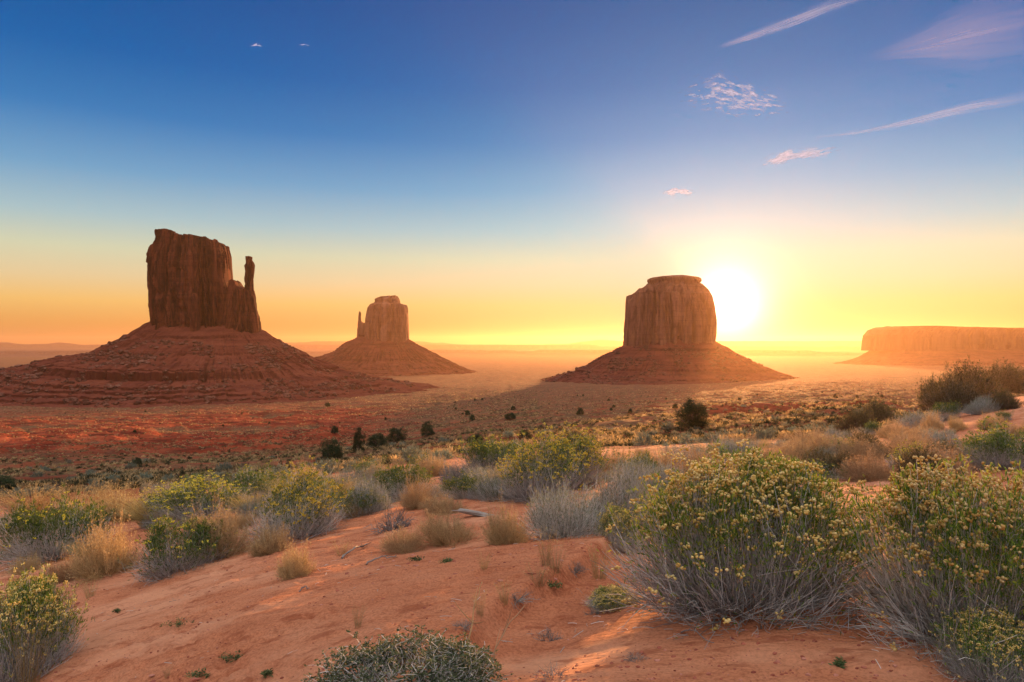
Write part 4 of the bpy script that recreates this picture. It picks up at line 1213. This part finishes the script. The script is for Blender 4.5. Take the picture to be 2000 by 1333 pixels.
for i, a in enumerate([(355, 1222, 76, "fresh green weed spreading on sand at lower left"), (458, 1285, 58, "fresh green weed near the bottom, left of the leafy shrub"), (230, 1195, 10, "tiny green sprout near a pebble at lower left"),
                       (813, 1095, 26, "dark green sprout left of a pair below the trio of tan bushes"), (872, 1098, 26, "dark green sprout right of a pair below the trio of tan bushes"), (1075, 1148, 44, "green creeping weed on the dune edge"),
                       (393, 1320, 52, "yellow green weed at the bottom edge left of the leafy shrub"), (1640, 1300, 12, "tiny dark sprout on shaded sand at bottom right"), (523, 1318, 10, "tiny sprout at the bottom edge beside the leafy shrub")]):
    sprout(*a, 60 + i)

# straw crowns along the little dune edge: clumps of dead twigs
for i, (px, py, wp, hp, lb) in enumerate([(905, 1225, 60, 20, "clump of dark dead twigs at the lower end of the dune edge"), (1010, 1172, 90, 18, "clump of dark dead twigs midway along the dune edge"),
                                  (1120, 1115, 60, 24, "clump of dark dead twigs at the upper end of the dune edge"), (1070, 1250, 80, 26, "tangle of dry roots on sand right of the leafy shrub"),
                                  (1240, 1290, 60, 22, "small tangle of dry roots at the bottom, right of centre"), (1160, 1200, 50, 16, "small tangle of dry roots beside the sparse flowering sprig"), (1080, 1320, 90, 24, "dry root tangle at the bottom edge right of the leafy shrub")]):
    at('dead.%d' % (2 + i % 2), px, py, wp, hp, lb, "dead twigs", "dead wood")

# loose crumbs, pebbles and litter on the near sand: nobody could count them
def crumbs():
    rng = np.random.default_rng(21)
    n = 11000
    Y_ = np.exp(rng.uniform(math.log(2.4), math.log(16), n)); U = rng.uniform(-150, 2150, n); X_ = px2x(U, Y_)
    keep = fbm(X_ / 0.7, Y_ / 0.5, 5.0, 3) > rng.uniform(-0.25, 0.35, n)
    X_, Y_ = X_[keep], Y_[keep]
    C = np.stack([X_, Y_, H(X_, Y_) + 0.001], -1)
    V, Fc = blobs(C, 0.003 + 0.007 * rng.random(len(C)) ** 4, rng, (1.3, 1.1, 0.7), 0.4)
    m2 = 2600
    Y2 = np.exp(rng.uniform(math.log(2.6), math.log(12), m2)); U2 = rng.uniform(-100, 2100, m2); X2 = px2x(U2, Y2)
    k2 = fbm(X2 / 1.1 + 7, Y2 / 0.8, 12.0, 3) > rng.uniform(0.05, 0.5, m2)
    X2, Y2 = X2[k2], Y2[k2]
    V2, F2 = blobs(np.stack([X2, Y2, H(X2, Y2) + 0.001], -1), 0.006 + 0.020 * rng.random(len(X2)) ** 3, rng, (1.3, 1.0, 0.32), 0.5)
    Fc = np.vstack([Fc, F2 + len(V)]); V = np.vstack([V, V2])
    ob = mesh("sand_crumbs", V, [Fc], M_CRUMB, smooth=False); tag(ob, "loose crumbs of red crust and grit scattered on the sand", "grit", kind='stuff')
    n = 2000
    Y_ = np.exp(rng.uniform(math.log(2.4), math.log(14), n)); U = rng.uniform(-150, 2150, n); X_ = px2x(U, Y_)
    keep = fbm(X_ / 0.9 + 4, Y_ / 0.6, 9.0, 3) > rng.uniform(-0.2, 0.3, n); X_, Y_ = X_[keep], Y_[keep]; n = len(X_)
    A = np.stack([X_, Y_, H(X_, Y_) + 0.002], -1); a = rng.random(n) * 6.283; L = (0.02 + 0.07 * rng.random(n) ** 2)[:, None]
    d = np.stack([np.cos(a), np.sin(a), 0 * a], -1); Cc = A + d * L; Cc[:, 2] = H(Cc[:, 0], Cc[:, 1]) + 0.003
    P = bez(A, (A + Cc) / 2 + np.stack([rng.normal(size=n) * .006, rng.normal(size=n) * .006, np.full(n, 0.006)], -1), Cc, 4)
    V, Fc = tubes(P, 0.0009 + 0.0008 * rng.random((n, 1)) * np.ones((n, 4)))
    ob = mesh("plant_litter", V, [Fc], M_STEM); tag(ob, "broken dry stems and litter strewn over the sand", "litter", kind='stuff')
M_CRUMB = mat_leaf("crust_crumb", (0.24, 0.075, 0.035), (0.42, 0.15, 0.07), (0.55, 0.28, 0.17), 0.0)
crumbs()

# ------------------------------------------------------------------ trees in the middle distance
JUN = [(648, 900, 50, 42, "round dark juniper, leftmost and largest of the row below the red badlands"),
       (700, 884, 26, 46, "tall narrow juniper right of the round one"), (738, 872, 48, 27, "wide low juniper in the middle of the row"),
       (776, 862, 42, 27, "dark juniper at the right of the wide low one"), (836, 851, 30, 26, "small round juniper, rightmost of the row"),
       (1352, 836, 74, 58, "big bushy olive green tree standing alone below the block butte"), (5, 962, 60, 34, "dark juniper at the left frame edge"),
       (270, 908, 18, 14, "small dark juniper below the red badlands, far left"), (997, 820, 26, 13, "flat dark juniper at the start of the pale slope"),
       (930, 868, 40, 20, "low dark juniper above the upright green shrub"), (1028, 858, 34, 18, "low dark juniper behind the central shrubs"),
       (913, 812, 12, 10, "small juniper near the sunlit bend of the slope"), (640, 795, 12, 8, "small juniper on the sunlit flat under the mitten slope")]
for i, (px, py, wp, hp, lb) in enumerate(JUN):
    at('juniper.%d' % (i % 3), px, py, wp, hp, lb, "tree", "junipers of the middle slope")
jr = random.Random(11)
for i in range(60):
    px = jr.choice([jr.uniform(880, 1450), jr.uniform(880, 1450), jr.uniform(560, 900), jr.uniform(1450, 1750), jr.uniform(0, 560)])
    py = jr.uniform(768, 835) if px > 880 else jr.uniform(795, 850)
    x, y, z = ground_at(px, py)
    if y < 190 or y > 1100: continue
    s = 1.1 + 1.7 * jr.random() ** 2
    put('juniper.%d' % (i % 3), x, y, z - 0.1, s * jr.uniform(1.0, 1.4), s, None, "one of the small dark junipers dotted over the distant slope", "tree", "small junipers dotted over the valley slope")

# shrubs of the dune ridge and the slope behind, each its own object
sr = random.Random(3)
cnt = 0
occupied = []
def scatter(n, ymin, ymax, umin, umax, keys, smin, smax, lb, ct, gr, ridge=False, seed=1):
    rg = random.Random(seed); made = 0; tries = 0
    while made < n and tries < n * 30:
        tries += 1
        Y_ = math.exp(rg.uniform(math.log(ymin), math.log(ymax))); u = rg.uniform(umin, umax); X_ = px2x(u, Y_)
        c = float(fbm(np.array([X_ / (2.5 if ridge else 11)]), np.array([Y_ / (2.5 if ridge else 11)]), 3.0, 2)[0])
        if c < rg.uniform(-0.25, 0.15): continue
        z = float(H(np.array([X_]), np.array([Y_]))[0])
        vis = HZ - z / Y_ * F
        # keep only plants the camera can see
        gx, gy, gz = ground_at(u, vis - 2)
        if abs(gy - Y_) > 0.25 * Y_: continue
        s = rg.uniform(smin, smax)
        put(rg.choice(keys), X_, Y_, z - 0.02, s, s * rg.uniform(0.42, 0.62), None, lb, ct, gr)
        made += 1
    return made


scatter(56, 9.0, 20, 480, 1120, ['sage.0', 'tan.1', 'green.1', 'sage.2', 'sage.2', 'grass.1', 'green.2', 'sage.1'], 0.4, 0.85, "one of the small mixed shrubs filling the belt left of the central bush mass", "shrub", "small shrubs of the dune belt, left", True, 5)
scatter(78, 9.5, 32, 1180, 1960, ['sage.1', 'tan.0', 'tan.1', 'tan.2', 'sage.2', 'tan.0', 'dark.1', 'grass.0', 'green.2'], 0.32, 0.95, "one of the small sunlit shrubs covering the ridge between the biggest shrub and the mound", "shrub", "small shrubs of the sunlit ridge", True, 6)
scatter(44, 9, 17, -60, 520, ['sage.0', 'grass.0', 'grass.1', 'tan.1', 'green.1', 'sage.2', 'grass.0'], 0.35, 0.7, "one of the small pale plants behind the left bush row", "shrub", "small plants behind the left bush row", True, 8)
scatter(285, 36, 130, -80, 1750, ['small.0', 'small.1', 'small.2', 'smallt.0', 'smallt.1'], 0.7, 1.7, "one of the many low cushion shrubs dotted over the slope behind the dune", "shrub", "low shrubs of the slope behind the dune", False, 7)

# countless far scrub: one object
def far_scrub():
    rng = np.random.default_rng(9)
    n = 150000
    Y_ = np.exp(rng.uniform(math.log(45), math.log(1500), n)); U = rng.uniform(-250, 2250, n); X_ = px2x(U, Y_)
    c = fbm(X_ / 26, Y_ / 12, 2.0, 3)
    oc = outcrop(X_, Y_)
    m2 = 90000
    Y2 = np.exp(rng.uniform(math.log(170), math.log(1150), m2)); U2 = rng.uniform(-200, 1050, m2)
    Y_[:0]; Y_ = np.concatenate([Y_, Y2]); X_ = np.concatenate([X_, px2x(U2, Y2)]); n = len(X_)
    c = fbm(X_ / 26, Y_ / 12, 2.0, 3); oc = outcrop(X_, Y_)
    keep = (c > rng.uniform(-0.5, 0.25, n)) & (rng.random(n) > oc * 0.15)
    # not on the buttes' skirts
    for bx, by, br in [((402 - 1000) / F * 1300, 1300, 390), ((1309 - 1000) / F * 1850, 1850, 330)]:
        keep &= np.hypot(X_ - bx, Y_ - by) > br
    X_, Y_ = X_[keep], Y_[keep]; n = len(X_)
    Z_ = H(X_, Y_)
    size = (0.18 + 0.36 * rng.random(n) ** 2) * (1 + np.clip(Y_ / 500, 0, 1.3))
    kb = np.where(Y_ < 160, 34, np.where(Y_ < 400, 14, 7))
    idx = np.repeat(np.arange(n), kb); m_ = len(idx)
    dirs = rng.normal(size=(m_, 3)); dirs[:, 2] = np.abs(dirs[:, 2]) * 0.8 + 0.1; dirs = norm(dirs)
    C = np.stack([X_[idx], Y_[idx], Z_[idx]], -1) + dirs * (size[idx, None] * 0.35 * rng.random((m_, 1)))
    L = size[idx] * (0.45 + 0.4 * rng.random(m_))
    big = np.clip(Y_[idx] / 250, 1, 3)
    V, Fc = leafq(C, dirs + rng.normal(size=(m_, 3)) * 0.3, L, L * 0.22 * big, rng)
    cid = rng.random(n)[idx]
    me = mesh("desert_scrub", V, [Fc], M_SCRUB, attrs={'tint': np.repeat(cid, 4)})
    tag(me, "countless tiny tufts of dry scrub and grass over the valley slopes", "scrub", kind='stuff')


def mat_scrub():
    m, n = material("scrub_tufts")
    t = n.n('Attribute', attribute_name='tint').outputs['Fac']
    c = n.ramp(t, [(0.0, (0.05, 0.05, 0.025)), (0.3, (0.08, 0.075, 0.035)), (0.45, (0.15, 0.12, 0.055)), (0.65, (0.40, 0.28, 0.12)), (1.0, (0.62, 0.45, 0.22))])
    b = pr(n, 0.8, 0.1); n.set(b.inputs['Base Color'], c)
    tr = n.n('BsdfTranslucent', inp={'Color': c}); mx = n.n('MixShader', inp={0: 0.5})
    n.t.links.new(b.outputs[0], mx.inputs[1]); n.t.links.new(tr.outputs[0], mx.inputs[2])
    return finish(m, n, mx.outputs[0])


M_SCRUB = mat_scrub()
far_scrub()

# remove library originals nothing used (none expected)
for k_, o in LIB.items():
    if k_ not in USED:
        for ch in list(o.children): bpy.data.objects.remove(ch)
        bpy.data.objects.remove(o)

# ------------------------------------------------------------------ clouds: thin ice sheets at their real height
def mat_cloud(name, sc, rot, lo, hi, dens, col=(0.50, 0.50, 0.56), edge=0.5):
    m, n = material(name)
    uv = n.n('UVMap').outputs[0]
    sp = n.n('SeparateXYZ', inp={0: uv})
    # soft falloff to the border of the sheet
    fu = n.m('MULTIPLY', n.m('MULTIPLY', sp.outputs[0], n.m('SUBTRACT', 1.0, sp.outputs[0])), 4.0)
    fv = n.m('MULTIPLY', n.m('MULTIPLY', sp.outputs[1], n.m('SUBTRACT', 1.0, sp.outputs[1])), 4.0)
    fal = n.m('MULTIPLY', n.m('POWER', n.m('MAXIMUM', fu, 0.0), edge), n.m('POWER', n.m('MAXIMUM', fv, 0.0), 1.3))
    warp = n.noise(n.mapv(uv, (sc[0] * 0.5, sc[1] * 0.5, 1)), 1.0, 3, 0.5, 0, True)
    vv = n.n('VectorMath', operation='MULTIPLY_ADD'); n.set(vv.inputs[0], warp); vv.inputs[1].default_value = (0.5, 0.5, 0); n.set(vv.inputs[2], n.mapv(uv, (*sc, 1), rot=(0, 0, rot)))
    nz = n.noise(vv.outputs[0], 1.0, 8, 0.62)
    f = n.m('MULTIPLY', n.m('DIVIDE', n.m('SUBTRACT', n.m('ADD', nz, n.m('MULTIPLY', fal, 0.25)), lo), hi - lo, clamp=True), fal)
    f = n.m('MULTIPLY', f, dens, clamp=True)
    d = n.n('BsdfDiffuse', inp={'Color': col}); t = n.n('BsdfTranslucent', inp={'Color': col})
    a = n.n('AddShader'); n.t.links.new(d.outputs[0], a.inputs[0]); n.t.links.new(t.outputs[0], a.inputs[1])
    tr = n.n('BsdfTransparent'); mx = n.n('MixShader'); n.set(mx.inputs[0], f)
    n.t.links.new(tr.outputs[0], mx.inputs[1]); n.t.links.new(a.outputs[0], mx.inputs[2])
    return finish(m, n, mx.outputs[0])


def cloud(line, width, alt, mat, lb, gr=None):
    """line: picture points of the cloud's spine; laid out as a sheet at height alt above the camera"""
    pts = np.array(line, float)
    t = np.linspace(0, len(pts) - 1, 40)
    u = np.interp(t, np.arange(len(pts)), pts[:, 0]); v = np.interp(t, np.arange(len(pts)), pts[:, 1])
    wv = np.interp(t, np.arange(len(width)) * (len(pts) - 1) / (len(width) - 1), width)
    nv_ = 12; rows = []
    for k_ in range(nv_ + 1):
        s = (k_ / nv_ - 0.5)
        vy = v + s * wv
        Yd = alt * F / (HZ - vy)
        rows.append(np.stack([(u - 1000) / F * Yd, Yd, alt + 25 * np.sin(u / 90 + s * 4)], -1))
    V = np.stack(rows, 1)
    Vf = V.reshape(-1, 3); c = Vf.mean(0)
    ob = mesh("cloud", Vf - c, [grid_faces(40, nv_ + 1)], mat)
    ob.location = c
    uvl = ob.data.uv_layers.new(name="UVMap")
    idx = np.empty(len(ob.data.loops), np.int32); ob.data.loops.foreach_get('vertex_index', idx)
    uu = (idx // (nv_ + 1)) / 39.0; vvv = (idx % (nv_ + 1)) / nv_
    uvl.data.foreach_set('uv', np.stack([uu, vvv], -1).astype(np.float32).ravel())
    tag(ob, lb, "cloud", gr)


MC1 = mat_cloud("cirrus_streak", (2.2, 7), 0.12, 0.46, 1.1, 0.75, edge=0.45)
MC2 = mat_cloud("cirrus_veil", (0.9, 10.0), 0.06, 0.42, 1.1, 0.5, (0.52, 0.45, 0.50), 0.6)
MC3 = mat_cloud("ripple_cloud", (10, 15), 0.15, 0.68, 0.92, 1.0)
MC4 = mat_cloud("cloud_scrap", (4.5, 4), 0.1, 0.56, 0.86, 1.1)
cloud([(1405, 92), (1480, 66), (1560, 36), (1620, 12), (1700, -8)], [8, 22, 34, 38, 30], 6000, MC1, "long pale pink cloud streak slanting up to the top edge of the sky")
cloud([(1590, 268), (1680, 258), (1780, 238), (1880, 214), (2020, 188)], [8, 18, 24, 28, 30], 4200, MC1, "long thin cloud streak slanting to the right frame edge, lowest of the long ones")
cloud([(1700, 112), (1800, 88), (1900, 62), (2080, 20)], [30, 90, 170, 220], 6000, MC2, "broad soft pink cloud veil in the top right corner")
cloud([(1320, 190), (1400, 182), (1480, 196), (1560, 205)], [90, 130, 100, 50], 4200, MC3, "cluster of small rippled cloud puffs high above the block butte")
cloud([(1485, 318), (1540, 304), (1645, 290)], [20, 36, 26], 3200, MC4, "small bright cloud scrap halfway between the puff cluster and the sun")
cloud([(1292, 378), (1320, 375), (1360, 377)], [14, 18, 8], 2600, MC4, "tiny cloud wisp low above the block butte")
cloud([(485, 88), (500, 86), (515, 90)], [9, 14, 9], 5000, MC4, "tiny cloud fleck high on the left, left one of two")
cloud([(580, 88), (594, 87), (606, 90)], [8, 12, 8], 5000, MC4, "tiny cloud fleck high on the left, right one of two")

# ------------------------------------------------------------------ haze
def haze():
    m = bpy.data.materials.new("valley_haze"); m.use_nodes = True; n = NT(m.node_tree)
    pv = n.n('VolumePrincipled')
    pv.inputs['Color'].default_value = (1.0, 0.62, 0.36, 1)
    pv.inputs['Density'].default_value = 0.34e-4
    pv.inputs['Anisotropy'].default_value = 0.64
    o = n.n('OutputMaterial'); n.t.links.new(pv.outputs[0], o.inputs['Volume'])
    s = 21500; z0, z1 = -150, 224
    V = np.array([(-s, -s, z0), (s, -s, z0), (s, s, z0), (-s, s, z0), (-s, -s, z1), (s, -s, z1), (s, s, z1), (-s, s, z1)], float)
    Fc = np.array([(0, 3, 2, 1), (4, 5, 6, 7), (0, 1, 5, 4), (1, 2, 6, 5), (2, 3, 7, 6), (3, 0, 4, 7)])
    ob = mesh("haze", V, [Fc], m, smooth=False)
    tag(ob, "warm low haze filling the valley", "haze", kind='stuff')
haze()
